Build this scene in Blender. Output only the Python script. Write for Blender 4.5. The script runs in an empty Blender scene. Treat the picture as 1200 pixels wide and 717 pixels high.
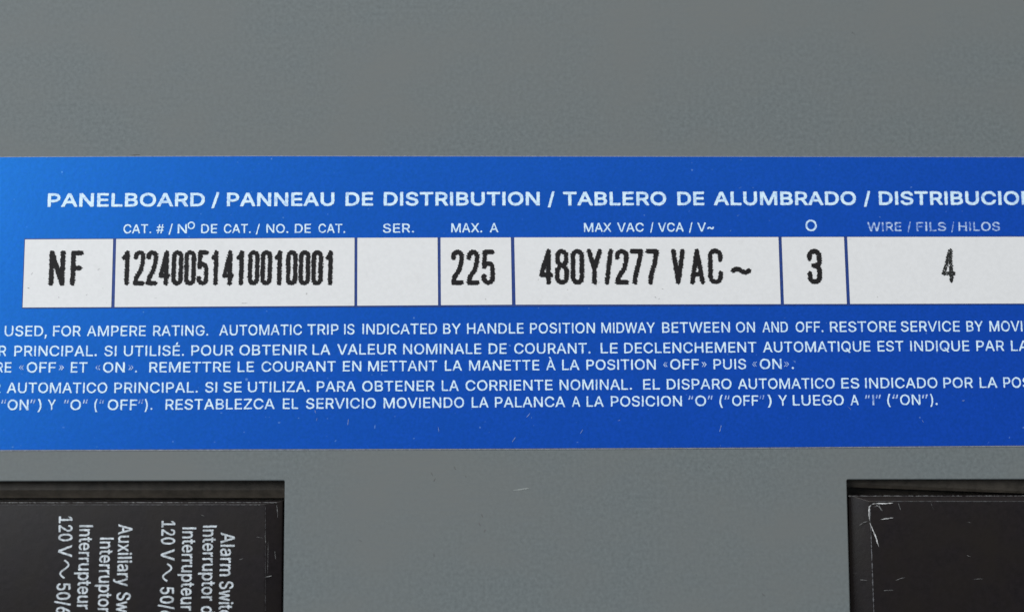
import bpy, bmesh, math, random
import numpy as np
from mathutils import Vector

MM = 0.001
rad = math.radians
S = bpy.context.scene
C = S.collection
random.seed(7)

# ---------------------------------------------------------------- camera
cd = bpy.data.cameras.new('camera')
cd.sensor_width = 36.0
cd.lens = 1667.0 / 1200.0 * 36.0
cd.clip_start = 0.005
cd.clip_end = 20.0
cam = bpy.data.objects.new('camera', cd)
C.objects.link(cam)
cam.location = [v * MM for v in [-3.1153, -198.30976, -25.75912]]
cam.rotation_euler = (rad(90 + 7.4000), 0, rad(-0.9000))
cd.dof.use_dof = True
cd.dof.focus_distance = 0.1995
cd.dof.aperture_fstop = 7.0
S.camera = cam

# ---------------------------------------------------------------- world, lamps, exposure
world = bpy.data.worlds.new('World')
S.world = world
world.use_nodes = True
bg = world.node_tree.nodes['Background']
bg.inputs[0].default_value = (0.80, 0.90, 1.0, 1)
bg.inputs[1].default_value = 0.18

def area(name, loc, target, sx, sy, power, col):
    l = bpy.data.lights.new(name, 'AREA')
    l.shape = 'RECTANGLE'; l.size = sx; l.size_y = sy
    l.energy = power; l.color = col
    o = bpy.data.objects.new(name, l); C.objects.link(o)
    o.location = loc
    o.rotation_euler = (Vector(target) - Vector(loc)).to_track_quat('-Z', 'Y').to_euler()
    return o
area('left_light', (-1.0, -0.98, 0.52), (0, 0, 0), 1.0, 1.0, 19.5, (0.90, 0.96, 1.0))  # soft area lamp at front left, source unseen; gives the label's sheen gradient
area('room_light', (0.1, -1.55, 1.75), (0, 0, 0), 1.2, 0.8, 32.5, (1.0, 0.97, 0.92))

S.view_settings.view_transform = 'Standard'
S.view_settings.look = 'None'
S.view_settings.exposure = 0.0
S.view_settings.gamma = 1.0
S.view_settings.use_curve_mapping = False
S.render.film_transparent = False

# ---------------------------------------------------------------- data: letter outlines and plate layout (millimetres)
GLYPHS = {
"A":[480,[[39,0,16,0,78,170,140,339,201,509,226,509,251,509,276,509,338,339,401,170,463,0,440,0,418,0,395,0,359,101,323,202,287,302,281,321,273,344,264,372,255,400,245,435,232,478,236,478,241,478,245,478,233,435,222,399,213,371,204,343,196,320,191,302,155,202,120,101,85,0,62,0],[197,142,110,142,110,161,110,180,110,199,197,199,283,199,370,199,370,180,370,161,370,142,283,142]]],
"B":[456,[[122,0,60,0,60,170,60,339,60,509,120,509,181,509,241,509,276,509,306,503,329,491,352,479,369,462,381,442,392,422,398,399,398,374,398,352,394,334,387,320,379,306,369,294,356,286,344,277,330,271,315,267,315,265,315,264,315,262,331,261,347,255,363,245,379,235,392,221,402,203,413,185,418,163,418,136,418,111,412,87,400,67,388,46,370,30,344,18,319,6,287,0,247,0,184,0],[125,115,125,57,165,57,205,57,245,57,284,57,313,65,330,80,347,95,355,114,355,137,355,154,351,170,342,184,334,198,321,209,306,218,290,227,271,231,248,231,207,231,166,231,125,231,125,173],[125,341,125,285,162,285,200,285,238,285,257,285,273,289,288,296,303,303,315,313,323,326,332,339,336,355,336,372,336,395,328,414,313,429,297,444,273,452,240,452,202,452,163,452,125,452,125,396]]],
"C":[510,[[293,-7,267,-7,223,-7,184,4,150,25,116,46,89,76,70,115,50,154,40,201,40,254,40,308,50,354,70,393,89,432,116,462,150,484,184,505,223,516,267,516,293,516,317,512,340,504,363,497,384,486,402,471,420,457,436,439,448,418,460,398,468,374,473,348,451,348,430,348,408,348,404,366,398,381,389,395,381,408,370,419,357,428,345,438,331,444,315,449,300,454,284,456,267,456,236,456,208,448,184,432,159,417,139,394,125,364,111,334,103,297,103,254,103,211,111,175,125,145,140,115,159,92,184,76,209,61,236,53,267,53,284,53,300,55,315,60,331,65,345,71,357,81,370,90,381,101,389,114,398,128,404,143,408,160,430,160,451,160,473,160,469,135,460,111,448,91,436,70,421,52,402,38,384,23,363,12,341,5,318,-3]]],
"D":[502,[[271,0,219,0,178,0,137,0,96,0,96,19,96,38,96,57,136,57,175,57,215,57,256,57,291,65,318,81,345,97,366,119,379,149,392,179,399,214,399,255,399,296,392,331,379,361,366,390,346,412,320,428,293,444,260,452,221,452,178,452,136,452,93,452,93,471,93,490,93,509,137,509,181,509,225,509,275,509,317,499,353,478,388,458,415,429,433,391,452,353,462,308,462,255,462,202,452,157,433,119,414,81,387,51,351,31,314,10],[103,509,125,509,125,339,125,170,125,0,103,0,82,0,60,0,60,170,60,339,60,509,82,509]]],
"E":[419,[[165,0,60,0,60,170,60,339,60,509,164,509,268,509,372,509,372,490,372,471,372,452,290,452,207,452,125,452,125,396,125,341,125,286,202,286,278,286,355,286,355,267,355,248,355,229,278,229,202,229,125,229,125,172,125,114,125,57,208,57,292,57,375,57,375,38,375,19,375,0,270,0]]],
"F":[410,[[82,0,60,0,60,170,60,339,60,509,163,509,266,509,369,509,369,490,369,471,369,452,288,452,206,452,125,452,125,394,125,336,125,278,198,278,272,278,346,278,346,259,346,240,346,221,272,221,198,221,125,221,125,147,125,74,125,0,103,0]]],
"G":[520,[[309,-7,269,-7,223,-7,184,4,149,25,115,46,88,77,69,116,50,155,40,201,40,254,40,308,50,354,69,393,88,432,115,462,149,484,183,505,221,516,265,516,292,516,317,512,340,504,364,496,385,484,403,469,422,454,437,437,449,416,461,396,470,373,474,349,452,349,430,349,408,349,403,365,396,380,387,393,379,406,368,417,356,427,344,436,330,444,315,448,300,453,283,456,265,456,235,456,208,448,183,432,159,417,139,394,125,364,111,334,103,297,103,254,103,211,111,175,125,145,140,115,159,92,184,76,209,61,237,53,269,53,297,53,323,59,345,71,367,83,384,101,396,123,409,146,415,172,415,202,421,201,428,200,434,199,384,199,333,199,283,199,283,218,283,237,283,256,348,256,413,256,478,256,478,237,478,219,478,200,478,158,469,122,451,91,433,60,408,36,377,19,345,2]]],
"H":[517,[[82,0,60,0,60,170,60,339,60,509,82,509,103,509,125,509,125,435,125,362,125,289,214,289,303,289,392,289,392,362,392,435,392,509,414,509,435,509,457,509,457,339,457,170,457,0,435,0,414,0,392,0,392,77,392,155,392,232,303,232,214,232,125,232,125,155,125,77,125,0,103,0]]],
"I":[185,[[82,0,60,0,60,170,60,339,60,509,82,509,103,509,125,509,125,339,125,170,125,0,103,0]]],
"J":[396,[[230,-7,185,-7,140,-7,104,6,75,33,47,59,33,97,33,145,33,155,33,164,33,173,55,173,76,173,98,173,98,164,98,155,98,145,98,114,106,91,122,74,137,58,159,50,185,50,211,50,232,58,248,74,264,91,272,114,272,145,272,267,272,388,272,509,293,509,315,509,336,509,336,388,336,267,336,145,336,97,322,59,294,33,266,6]]],
"L":[393,[[160,0,60,0,60,170,60,339,60,509,82,509,103,509,125,509,125,358,125,208,125,57,203,57,282,57,361,57,361,38,361,19,361,0,261,0]]],
"M":[628,[[81,0,60,0,60,170,60,339,60,509,91,509,121,509,152,509,193,402,235,294,277,187,280,180,284,170,287,159,291,148,295,136,299,123,303,110,307,97,311,84,315,71,319,59,322,49,317,49,312,49,307,49,310,59,314,70,318,83,322,95,326,108,330,121,334,134,338,147,342,158,346,170,349,179,352,187,394,294,435,402,476,509,507,509,537,509,568,509,568,339,568,170,568,0,547,0,525,0,504,0,504,97,504,194,504,291,504,302,504,314,504,327,505,340,505,354,505,369,505,383,506,398,506,413,506,428,507,443,507,457,509,457,511,457,513,457,508,441,503,426,498,409,492,393,487,378,482,363,477,348,472,334,467,322,463,309,459,299,456,291,418,194,380,97,342,0,323,0,305,0,286,0,248,97,209,194,170,291,167,299,163,309,159,321,155,333,150,346,145,361,140,376,135,391,129,408,124,424,118,441,112,457,114,457,117,457,119,457,119,444,120,431,120,416,120,401,121,387,121,372,121,357,121,342,122,328,122,315,122,302,122,291,122,194,122,97,122,0,101,0]]],
"N":[523,[[82,0,60,0,60,170,60,339,60,509,85,509,111,509,136,509,205,400,274,291,343,183,349,174,355,164,363,151,370,138,379,123,388,107,396,90,405,73,414,55,411,55,408,54,405,54,403,72,401,90,401,108,400,126,399,142,399,157,399,172,399,185,399,195,399,300,399,404,399,509,420,509,442,509,463,509,463,339,463,170,463,0,438,0,412,0,387,0,325,97,264,193,202,290,194,303,186,316,177,331,169,345,159,362,148,381,137,400,123,424,108,452,111,453,115,453,119,454,120,428,121,405,122,384,123,362,124,344,124,328,125,312,125,300,125,291,125,194,125,97,125,0,103,0]]],
"O":[533,[[311,-7,267,-7,223,-7,184,4,150,25,116,46,90,76,70,115,50,154,40,201,40,254,40,308,50,354,70,393,90,432,116,462,150,484,184,505,223,516,267,516,311,516,350,505,384,484,418,462,444,432,464,393,483,354,493,308,493,254,493,201,483,154,464,115,444,76,418,46,384,25,350,4],[236,53,267,53,297,53,325,61,349,76,374,91,394,114,408,144,423,174,430,211,430,254,430,298,423,335,408,365,394,395,374,417,349,433,325,448,297,456,267,456,236,456,209,448,184,433,159,417,140,394,125,364,111,334,103,297,103,254,103,211,111,174,125,144,140,114,159,92,184,76,209,61]]],
"P":[445,[[82,0,60,0,60,170,60,339,60,509,118,509,177,509,235,509,274,509,307,502,332,487,358,473,377,454,390,430,402,405,409,378,409,348,409,317,402,290,390,265,377,241,358,222,332,207,307,193,274,186,235,186,193,186,151,186,109,186,109,205,109,224,109,242,150,242,191,242,233,242,259,242,281,247,297,256,313,265,325,278,333,294,341,310,344,328,344,348,344,368,341,386,333,402,325,417,313,430,297,439,280,448,259,452,232,452,196,452,160,452,125,452,125,301,125,151,125,0,103,0]]],
"Q":[533,[[274,121,245,159,268,159,290,159,313,159,332,134,351,109,369,85,374,78,379,71,384,65,412,27,440,-10,468,-48,446,-48,423,-48,401,-48,382,-23,364,2,346,27,341,33,336,39,331,46,302,84],[311,-7,267,-7,223,-7,184,4,150,25,116,46,90,76,70,115,50,154,40,201,40,254,40,308,50,354,70,393,90,432,116,462,150,484,184,505,223,516,267,516,311,516,350,505,384,484,418,462,444,432,464,393,483,354,493,308,493,254,493,201,483,154,464,115,444,76,418,46,384,25,350,4],[236,53,267,53,297,53,325,61,349,76,374,91,394,114,408,144,423,174,430,211,430,254,430,298,423,335,408,365,394,395,374,417,349,433,325,448,297,456,267,456,236,456,209,448,184,433,159,417,140,394,125,364,111,334,103,297,103,254,103,211,111,174,125,144,140,114,159,92,184,76,209,61]]],
"R":[449,[[82,0,60,0,60,170,60,339,60,509,119,509,177,509,236,509,275,509,307,502,333,489,359,475,378,457,390,433,403,410,409,382,409,352,409,321,403,295,390,271,378,248,359,230,333,217,307,204,275,198,236,198,189,198,143,198,96,198,96,217,96,236,96,255,142,255,188,255,234,255,260,255,281,259,298,267,314,275,326,286,334,300,341,315,345,332,345,352,345,372,341,390,334,405,326,420,314,431,298,440,281,448,259,452,233,452,197,452,161,452,125,452,125,301,125,151,125,0,103,0],[378,0,353,0,312,76,271,153,230,229,254,229,279,229,303,229,344,153,386,76,428,0,403,0]]],
"S":[447,[[263,-9,224,-9,187,-9,155,-3,128,9,100,21,79,38,64,60,49,82,40,107,38,137,60,137,82,137,104,137,106,117,112,101,123,88,134,75,149,65,166,59,184,52,203,49,224,49,247,49,268,53,286,60,304,68,319,78,329,92,340,105,346,121,346,139,346,155,341,169,332,179,323,189,311,198,296,205,281,211,264,217,245,222,224,228,204,234,184,239,142,251,109,268,86,289,63,311,52,339,52,372,52,401,60,426,75,448,90,469,111,486,138,498,164,510,194,516,227,516,261,516,290,510,316,498,342,486,362,469,377,449,392,428,400,404,401,378,380,378,358,378,337,378,335,403,323,423,302,437,281,451,256,459,225,459,203,459,184,455,167,448,151,441,138,431,129,418,120,406,115,391,115,376,115,358,120,344,131,334,142,323,154,314,169,308,184,302,199,297,212,293,230,289,247,284,264,279,279,275,295,270,312,264,328,257,344,248,359,238,373,227,385,214,395,198,404,181,408,162,408,139,408,111,401,86,386,64,372,41,351,24,323,11,296,-2]]],
"T":[449,[[85,452,32,452,32,471,32,490,32,509,160,509,288,509,417,509,417,490,417,471,417,452,363,452,310,452,257,452,257,301,257,151,257,0,235,0,214,0,193,0,193,151,193,301,193,452,139,452]]],
"U":[517,[[299,-8,259,-8,219,-8,184,0,154,15,124,31,101,53,85,80,68,107,60,138,60,173,60,285,60,397,60,509,81,509,103,509,124,509,124,399,124,288,124,178,124,154,130,132,141,113,152,94,167,79,187,68,207,57,231,52,259,52,287,52,311,57,331,68,351,79,366,94,377,113,387,132,393,154,393,178,393,288,393,399,393,509,414,509,436,509,457,509,457,397,457,285,457,173,457,138,449,107,433,80,416,53,393,31,363,15,334,0]]],
"V":[480,[[229,0,204,0,141,170,79,339,16,509,39,509,62,509,84,509,120,408,156,307,192,206,198,189,206,166,215,137,224,109,235,73,248,31,243,31,239,31,235,31,247,74,258,110,267,138,276,166,284,189,290,206,325,307,360,408,395,509,417,509,440,509,463,509,401,339,340,170,278,0,253,0]]],
"W":[686,[[180,0,155,0,109,170,63,339,16,509,38,509,60,509,82,509,109,404,136,300,163,196,168,179,172,163,175,145,179,128,183,111,187,94,190,76,194,58,197,40,194,40,192,40,189,40,193,58,196,76,200,94,203,111,207,128,211,145,215,163,220,179,224,196,251,300,279,404,306,509,331,509,355,509,380,509,407,404,434,300,462,196,466,179,470,163,474,145,478,128,482,111,486,94,490,76,494,58,497,40,494,40,491,40,488,40,492,58,495,76,499,94,502,111,506,128,510,145,515,163,519,179,523,196,550,300,576,404,603,509,625,509,647,509,670,509,623,339,577,170,530,0,505,0,480,0,455,0,426,108,397,215,368,323,362,344,357,367,351,391,346,416,341,444,336,475,341,475,345,475,350,475,345,445,340,419,335,395,330,371,324,347,318,323,289,215,260,108,230,0,205,0]]],
"X":[474,[[43,0,18,0,84,95,151,190,217,284,217,268,217,252,217,236,155,327,92,418,29,509,54,509,79,509,104,509,129,473,153,437,178,400,188,385,197,372,204,361,211,350,217,340,223,329,229,318,236,306,243,292,240,292,236,292,232,292,239,306,246,318,252,329,258,339,264,350,272,361,279,372,288,385,298,400,323,437,348,473,374,509,398,509,422,509,446,509,384,419,321,329,259,239,259,255,259,271,259,287,324,191,390,96,456,0,431,0,406,0,382,0,352,43,322,86,292,129,283,143,275,155,268,165,262,175,256,185,250,195,244,206,238,217,230,231,235,231,240,231,244,231,238,218,231,207,225,196,219,186,213,176,206,166,199,155,191,143,182,129,152,86,122,43,91,0,67,0]]],
"Y":[472,[[225,0,203,0,203,69,203,139,203,208,141,308,79,409,16,509,41,509,66,509,91,509,125,454,159,399,192,344,203,326,213,309,222,292,231,275,240,255,250,230,241,230,232,230,224,230,233,255,242,276,251,293,260,310,270,327,280,344,314,399,347,454,381,509,406,509,430,509,455,509,393,409,330,308,268,208,268,139,268,69,268,0,247,0]]],
"Z":[438,[[161,0,42,0,42,15,42,31,42,46,119,159,196,272,273,385,284,400,295,415,306,431,318,446,329,461,341,476,343,469,346,461,348,454,327,453,306,453,285,452,264,452,244,452,223,452,162,452,101,452,40,452,40,471,40,490,40,509,159,509,278,509,397,509,397,493,397,477,397,462,321,351,245,240,169,129,158,113,146,97,134,81,122,65,110,49,97,33,95,40,93,47,90,54,111,55,132,56,152,57,173,57,193,57,214,57,276,57,338,57,399,57,399,38,399,19,399,0,280,0]]],
"\u00c9":[419,[[165,0,60,0,60,170,60,339,60,509,164,509,268,509,372,509,372,490,372,471,372,452,290,452,207,452,125,452,125,396,125,341,125,286,202,286,278,286,355,286,355,267,355,248,355,229,278,229,202,229,125,229,125,172,125,114,125,57,208,57,292,57,375,57,375,38,375,19,375,0,270,0],[208,558,191,558,207,592,223,625,239,659,261,659,284,659,307,659,285,625,263,592,241,558,224,558]]],
"\u00c0":[480,[[39,0,16,0,78,170,140,339,201,509,226,509,251,509,276,509,338,339,401,170,463,0,440,0,418,0,395,0,359,101,323,202,287,302,281,321,273,344,264,372,255,400,245,435,232,478,236,478,241,478,245,478,233,435,222,399,213,371,204,343,196,320,191,302,155,202,120,101,85,0,62,0],[197,142,110,142,110,161,110,180,110,199,197,199,283,199,370,199,370,180,370,161,370,142,283,142],[233,558,216,558,194,592,172,625,150,659,173,659,195,659,218,659,234,625,250,592,266,558,249,558]]],
"0":[453,[[264,-7,227,-7,189,-7,157,3,130,24,103,45,83,74,69,113,55,152,48,199,48,254,48,309,55,356,69,395,83,434,104,464,130,484,157,505,189,516,227,516,264,516,296,505,323,484,350,464,370,434,384,395,398,356,405,309,405,254,405,199,398,152,384,113,370,74,350,45,323,24,297,3],[202,50,227,50,252,50,273,58,290,74,308,90,321,113,330,144,339,174,344,211,344,254,344,297,339,334,330,365,321,395,308,419,290,435,273,451,252,460,227,460,202,460,180,451,163,435,146,419,132,395,123,365,114,334,109,297,109,254,109,211,114,174,123,144,132,113,146,90,163,74,180,58]]],
"1":[453,[[181,0,76,0,76,18,76,36,76,55,181,55,286,55,391,55,391,36,391,18,391,0,286,0],[250,509,276,509,276,339,276,170,276,0,255,0,234,0,212,0,212,149,212,299,212,448,211,448,210,448,209,448,168,418,127,388,86,358,86,381,86,404,86,427,123,454,161,481,198,509,224,509]]],
"2":[453,[[172,0,64,0,64,16,64,32,64,47,121,108,177,168,234,229,254,249,270,267,282,282,295,298,304,313,311,327,317,341,320,356,320,371,320,390,316,405,308,419,299,432,288,442,273,449,259,456,242,460,224,460,204,460,187,456,172,447,158,439,147,428,139,413,131,399,127,382,127,362,107,362,86,362,66,362,66,392,72,419,86,442,100,465,119,483,143,496,167,509,194,516,225,516,255,516,282,509,306,497,329,484,348,467,361,445,374,424,381,399,381,372,381,354,378,335,371,318,364,300,353,280,336,259,319,237,296,211,267,180,229,140,191,100,153,60,153,59,153,58,153,57,231,57,310,57,389,57,389,38,389,19,389,0,281,0]]],
"3":[453,[[252,-7,218,-7,187,-7,158,-1,133,10,107,21,86,37,70,57,54,78,46,103,44,132,66,132,87,132,109,132,111,114,117,99,126,87,136,75,149,65,165,59,181,53,199,50,219,50,239,50,258,53,275,61,292,68,305,79,315,93,324,107,329,124,329,145,329,163,325,181,316,196,307,212,293,224,275,234,256,243,231,248,201,248,186,248,172,248,157,248,157,265,157,282,157,299,200,349,244,399,288,448,288,450,288,451,288,452,215,452,142,452,70,452,70,471,70,490,70,509,171,509,272,509,372,509,372,493,372,477,372,461,319,400,265,339,211,278,211,282,211,285,211,289,249,293,281,288,308,276,335,263,356,246,371,222,386,199,393,173,393,145,393,115,385,89,370,66,355,43,335,25,309,12,282,0]]],
"4":[453,[[164,105,40,105,40,123,40,141,40,158,109,275,178,392,247,509,268,509,289,509,311,509,243,394,176,280,109,166,109,165,109,164,109,163,210,163,312,163,413,163,413,144,413,125,413,105,289,105],[302,0,282,0,282,40,282,81,282,121,282,130,282,138,282,146,282,203,282,260,282,318,302,318,322,318,343,318,343,212,343,106,343,0,322,0]]],
"5":[453,[[254,-7,221,-7,191,-7,164,-1,140,11,116,23,97,39,83,60,69,81,61,104,60,130,81,130,101,130,122,130,124,115,129,101,138,89,147,77,159,67,173,60,188,53,204,50,221,50,242,50,260,55,276,64,292,74,305,87,314,104,323,121,328,141,328,162,328,184,323,204,314,221,304,238,291,252,275,262,258,272,239,277,218,277,201,277,184,274,167,268,151,263,138,255,128,246,108,248,88,250,67,253,77,338,86,423,96,509,186,509,276,509,366,509,366,490,366,471,366,452,294,452,222,452,151,452,145,402,139,352,134,301,135,301,135,301,136,301,147,311,161,319,178,325,194,331,211,334,229,334,253,334,274,329,294,321,313,313,331,301,345,285,359,270,371,252,379,231,387,210,391,188,391,163,391,130,384,101,369,76,354,50,334,30,309,15,283,1]]],
"6":[453,[[258,-7,226,-7,195,-7,167,0,142,15,118,29,98,49,84,74,71,100,64,129,64,162,64,186,69,212,80,239,91,266,110,300,137,340,176,396,214,453,252,509,276,509,299,509,322,509,265,426,208,344,151,261,149,261,147,261,145,261,150,271,157,280,165,288,174,296,184,302,196,307,207,312,221,314,235,314,266,314,293,308,316,295,339,282,357,263,370,240,382,216,389,189,389,157,389,125,382,97,368,73,354,48,334,28,310,14,286,0],[207,48,226,48,246,48,264,53,279,63,294,72,306,85,314,101,323,118,327,136,327,157,327,178,323,197,314,213,306,230,294,242,279,251,264,261,246,265,226,265,207,265,189,261,174,252,159,243,147,230,138,214,129,198,125,179,125,158,125,137,129,118,138,102,147,85,159,72,174,63,189,53]]],
"7":[453,[[120,0,97,0,172,149,248,299,323,448,323,450,323,451,323,452,236,452,149,452,62,452,62,471,62,490,62,509,172,509,281,509,391,509,391,489,391,469,391,449,315,299,240,150,165,0,142,0]]],
"8":[453,[[260,-7,226,-7,192,-7,162,-1,136,11,109,24,89,40,74,62,59,83,52,108,52,135,52,157,56,177,65,195,74,213,86,229,101,241,116,253,133,261,153,265,153,265,153,266,153,267,128,273,108,287,93,308,78,329,70,353,70,380,70,406,77,429,90,450,104,470,122,486,146,498,169,510,196,516,226,516,256,516,283,510,306,498,329,486,348,470,361,450,375,429,382,406,382,380,382,353,374,329,359,308,344,287,325,273,300,267,300,266,300,265,300,265,319,261,336,253,351,241,366,229,378,213,387,195,396,177,401,157,401,135,401,108,393,83,378,62,364,40,343,24,317,11,291,-1],[204,49,226,49,249,49,268,53,285,60,301,68,314,78,323,91,332,105,337,121,337,139,337,158,332,174,322,189,313,203,300,214,283,223,266,231,247,235,226,235,205,235,186,231,169,223,152,214,139,203,130,189,120,174,115,158,115,139,115,121,120,105,129,91,138,78,151,68,167,60,184,53],[208,290,226,290,244,290,260,293,274,300,288,307,299,318,307,330,315,343,319,358,319,376,319,393,315,407,308,420,300,433,289,443,275,449,261,456,245,460,226,460,208,460,191,456,177,449,163,443,152,433,145,420,137,407,133,393,133,376,133,358,137,343,145,330,152,318,163,307,178,300,192,293]]],
"9":[453,[[195,516,226,516,258,516,286,508,310,494,335,480,354,460,368,434,382,409,389,380,389,347,389,323,383,297,373,270,362,243,343,209,315,168,277,112,239,56,200,0,177,0,154,0,130,0,187,83,244,165,301,248,303,248,305,248,307,248,303,238,296,229,287,221,279,213,269,207,257,202,245,197,232,195,218,195,187,195,160,201,137,214,114,227,96,245,83,269,70,292,64,320,64,352,64,384,71,412,85,436,99,461,118,480,143,494,167,508],[246,460,226,460,207,460,189,456,174,446,159,437,147,424,138,407,130,391,125,372,125,352,125,330,130,312,138,295,147,279,159,266,174,257,189,248,207,243,226,243,246,243,263,248,279,257,294,266,306,279,314,295,323,311,327,330,327,350,327,372,323,391,314,407,306,424,294,437,279,446,264,456]]],
"#":[440,[[259,0,242,0,270,170,298,339,326,509,343,509,360,509,377,509,349,339,321,170,294,0,276,0],[137,140,10,140,13,157,16,174,19,192,146,192,273,192,400,192,397,174,394,157,391,140,264,140],[81,0,64,0,91,170,119,339,147,509,164,509,181,509,198,509,170,339,142,170,115,0,98,0],[167,316,40,316,43,334,46,351,49,368,176,368,302,368,429,368,427,351,424,334,421,316,294,316]]],
"/":[249,[[216,533,235,533,180,330,126,127,71,-76,52,-76,33,-76,14,-76,69,127,124,330,178,533,197,533]]],
".":[188,[[108,-4,95,-4,83,-4,72,0,63,9,54,18,50,28,50,41,50,54,54,65,63,73,72,82,83,87,95,87,108,87,119,82,128,73,137,65,141,54,141,41,141,28,137,18,128,9,119,0]]],
",":[188,[[53,-119,38,-119,48,-56,58,8,68,71,91,71,114,71,137,71,119,8,102,-56,84,-119,69,-119]]],
"(":[273,[[89,156,89,207,89,244,93,283,101,324,108,364,119,404,132,441,145,479,160,511,177,539,196,539,216,539,236,539,219,504,204,467,191,428,178,389,168,351,161,313,155,276,151,240,151,207,151,176,154,146,160,115,166,83,176,51,188,16,201,-18,217,-56,236,-96,216,-96,196,-96,177,-96,148,-47,126,3,111,55,97,106]]],
")":[273,[[57,-96,37,-96,57,-55,73,-17,86,18,98,53,107,85,113,116,119,147,122,177,122,207,122,240,118,276,112,313,105,351,95,389,82,428,70,467,55,504,37,539,57,539,77,539,97,539,113,511,128,479,142,441,155,404,165,364,173,323,180,283,184,244,184,207,184,156,177,104,161,53,146,2,125,-48,97,-96,77,-96]]],
"\u00ab":[403,[[192,49,168,49,123,102,78,156,33,209,78,262,123,316,168,369,192,369,215,369,238,369,194,316,149,262,105,209,149,156,194,102,238,49,215,49],[330,49,307,49,262,102,217,156,171,209,217,262,262,316,307,369,330,369,354,369,377,369,332,316,288,262,243,209,288,156,332,102,377,49,354,49]]],
"\u00bb":[403,[[49,49,26,49,70,102,115,156,159,209,115,262,70,316,26,369,49,369,72,369,96,369,141,316,186,262,231,209,186,156,141,102,96,49,72,49],[188,49,165,49,209,102,253,156,298,209,253,262,209,316,165,369,188,369,211,369,234,369,280,316,325,262,370,209,325,156,280,102,234,49,211,49]]],
"\u201c":[300,[[75,318,52,318,69,382,87,445,104,509,120,509,135,509,151,509,141,445,131,382,121,318,98,318],[198,318,175,318,192,382,210,445,228,509,243,509,259,509,274,509,264,445,254,382,244,318,221,318]]],
"\u201d":[300,[[67,318,52,318,62,382,72,445,82,509,105,509,128,509,151,509,133,445,116,382,98,318,83,318],[190,318,175,318,185,382,195,445,205,509,228,509,251,509,274,509,257,445,239,382,222,318,206,318]]],
"\u00ba":[335,[[196,221,167,221,139,221,114,227,93,239,71,252,55,269,43,291,31,313,26,339,26,368,26,398,31,424,43,447,55,469,71,486,93,498,114,511,139,517,167,517,196,517,220,511,242,498,263,486,279,469,291,447,303,424,309,398,309,368,309,339,303,313,291,291,279,269,263,252,242,239,220,227],[149,269,167,269,186,269,201,274,214,283,226,292,235,304,241,319,247,334,250,350,250,368,250,387,247,404,241,419,235,434,226,446,214,455,201,464,186,468,167,468,149,468,134,464,121,455,109,446,100,434,94,419,88,404,85,387,85,368,85,350,88,334,94,319,100,304,109,292,121,283,134,274]]],
"~":[453,[[71,150,52,150,52,178,56,201,66,218,75,235,88,247,103,255,118,262,134,266,151,266,168,266,183,263,197,256,211,248,227,237,246,221,258,210,268,203,275,198,282,194,290,192,299,192,313,192,324,197,332,207,340,218,344,233,344,253,363,253,382,253,400,253,401,225,396,202,386,185,377,168,365,156,349,148,334,140,318,137,301,137,284,137,268,140,254,148,240,155,224,166,207,182,194,192,185,200,177,204,170,208,162,210,154,210,140,210,130,206,121,196,112,187,108,172,108,150,90,150]]],
"a":[389,[[182,-9,160,-9,136,-9,114,-4,94,5,75,14,59,27,48,45,36,62,30,83,30,108,30,130,35,147,43,161,52,175,63,185,78,193,92,201,108,207,125,211,143,215,160,218,178,220,201,223,219,225,234,227,248,228,258,231,265,235,272,239,276,245,276,255,276,255,276,256,276,257,276,272,273,286,267,297,261,308,252,316,240,322,228,328,213,331,196,331,178,331,162,328,149,322,136,317,126,309,118,301,110,292,104,283,100,274,80,280,61,285,41,291,50,314,62,332,79,346,95,360,113,369,133,375,153,381,173,384,194,384,208,384,223,383,239,379,255,376,271,370,286,360,301,351,313,338,322,320,332,303,337,280,337,251,337,168,337,84,337,0,317,0,297,0,277,0,277,17,277,35,277,52,275,52,274,52,272,52,268,43,261,34,252,25,243,15,230,7,215,1,200,-5],[155,45,170,45,193,45,212,50,228,59,243,68,255,79,263,93,271,107,276,122,276,138,276,155,276,173,276,190,273,187,268,184,259,182,251,180,242,178,231,176,221,174,210,172,200,171,190,170,182,169,175,168,161,166,147,163,134,159,121,154,111,148,103,139,96,131,92,119,92,105,92,92,95,81,102,72,109,63,118,57,130,52,142,48]]],
"b":[424,[[261,-8,229,-8,206,-8,187,-4,172,4,158,12,146,21,138,31,129,42,123,51,118,59,116,59,114,59,112,59,112,39,112,20,112,0,92,0,72,0,53,0,53,170,53,339,53,509,73,509,93,509,114,509,114,446,114,382,114,319,115,319,117,319,118,319,123,327,129,336,137,346,145,356,157,365,171,373,186,381,205,384,229,384,261,384,289,376,313,361,337,345,356,322,370,293,383,263,390,229,390,189,390,149,383,114,370,84,356,55,337,32,313,16,289,0],[197,47,220,47,244,47,263,53,279,66,295,78,308,95,316,117,324,138,328,162,328,189,328,216,324,240,316,261,308,282,296,299,280,311,264,324,244,330,220,330,197,330,177,324,161,312,145,300,133,284,125,263,117,242,113,217,113,189,113,161,117,136,125,115,133,94,146,77,162,65,178,53]]],
"c":[396,[[226,-8,207,-8,173,-8,143,0,117,16,91,33,71,56,56,85,41,114,34,149,34,187,34,227,41,262,56,291,71,321,91,343,117,360,143,376,173,384,207,384,226,384,243,382,260,377,276,372,292,365,305,356,319,347,330,335,340,322,350,309,357,294,362,277,342,272,322,267,303,262,300,272,296,281,290,289,285,297,278,305,270,311,262,317,253,322,242,325,232,328,220,330,207,330,182,330,161,323,145,310,129,297,116,280,108,258,100,237,96,213,96,187,96,162,100,139,108,117,116,96,129,79,145,66,161,53,182,46,207,46,220,46,232,48,243,52,253,55,263,60,271,66,279,72,286,80,292,89,297,97,301,107,304,117,324,112,343,107,363,102,358,85,351,70,341,56,332,43,320,31,306,21,293,12,277,4,261,-1,244,-6]]],
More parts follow.
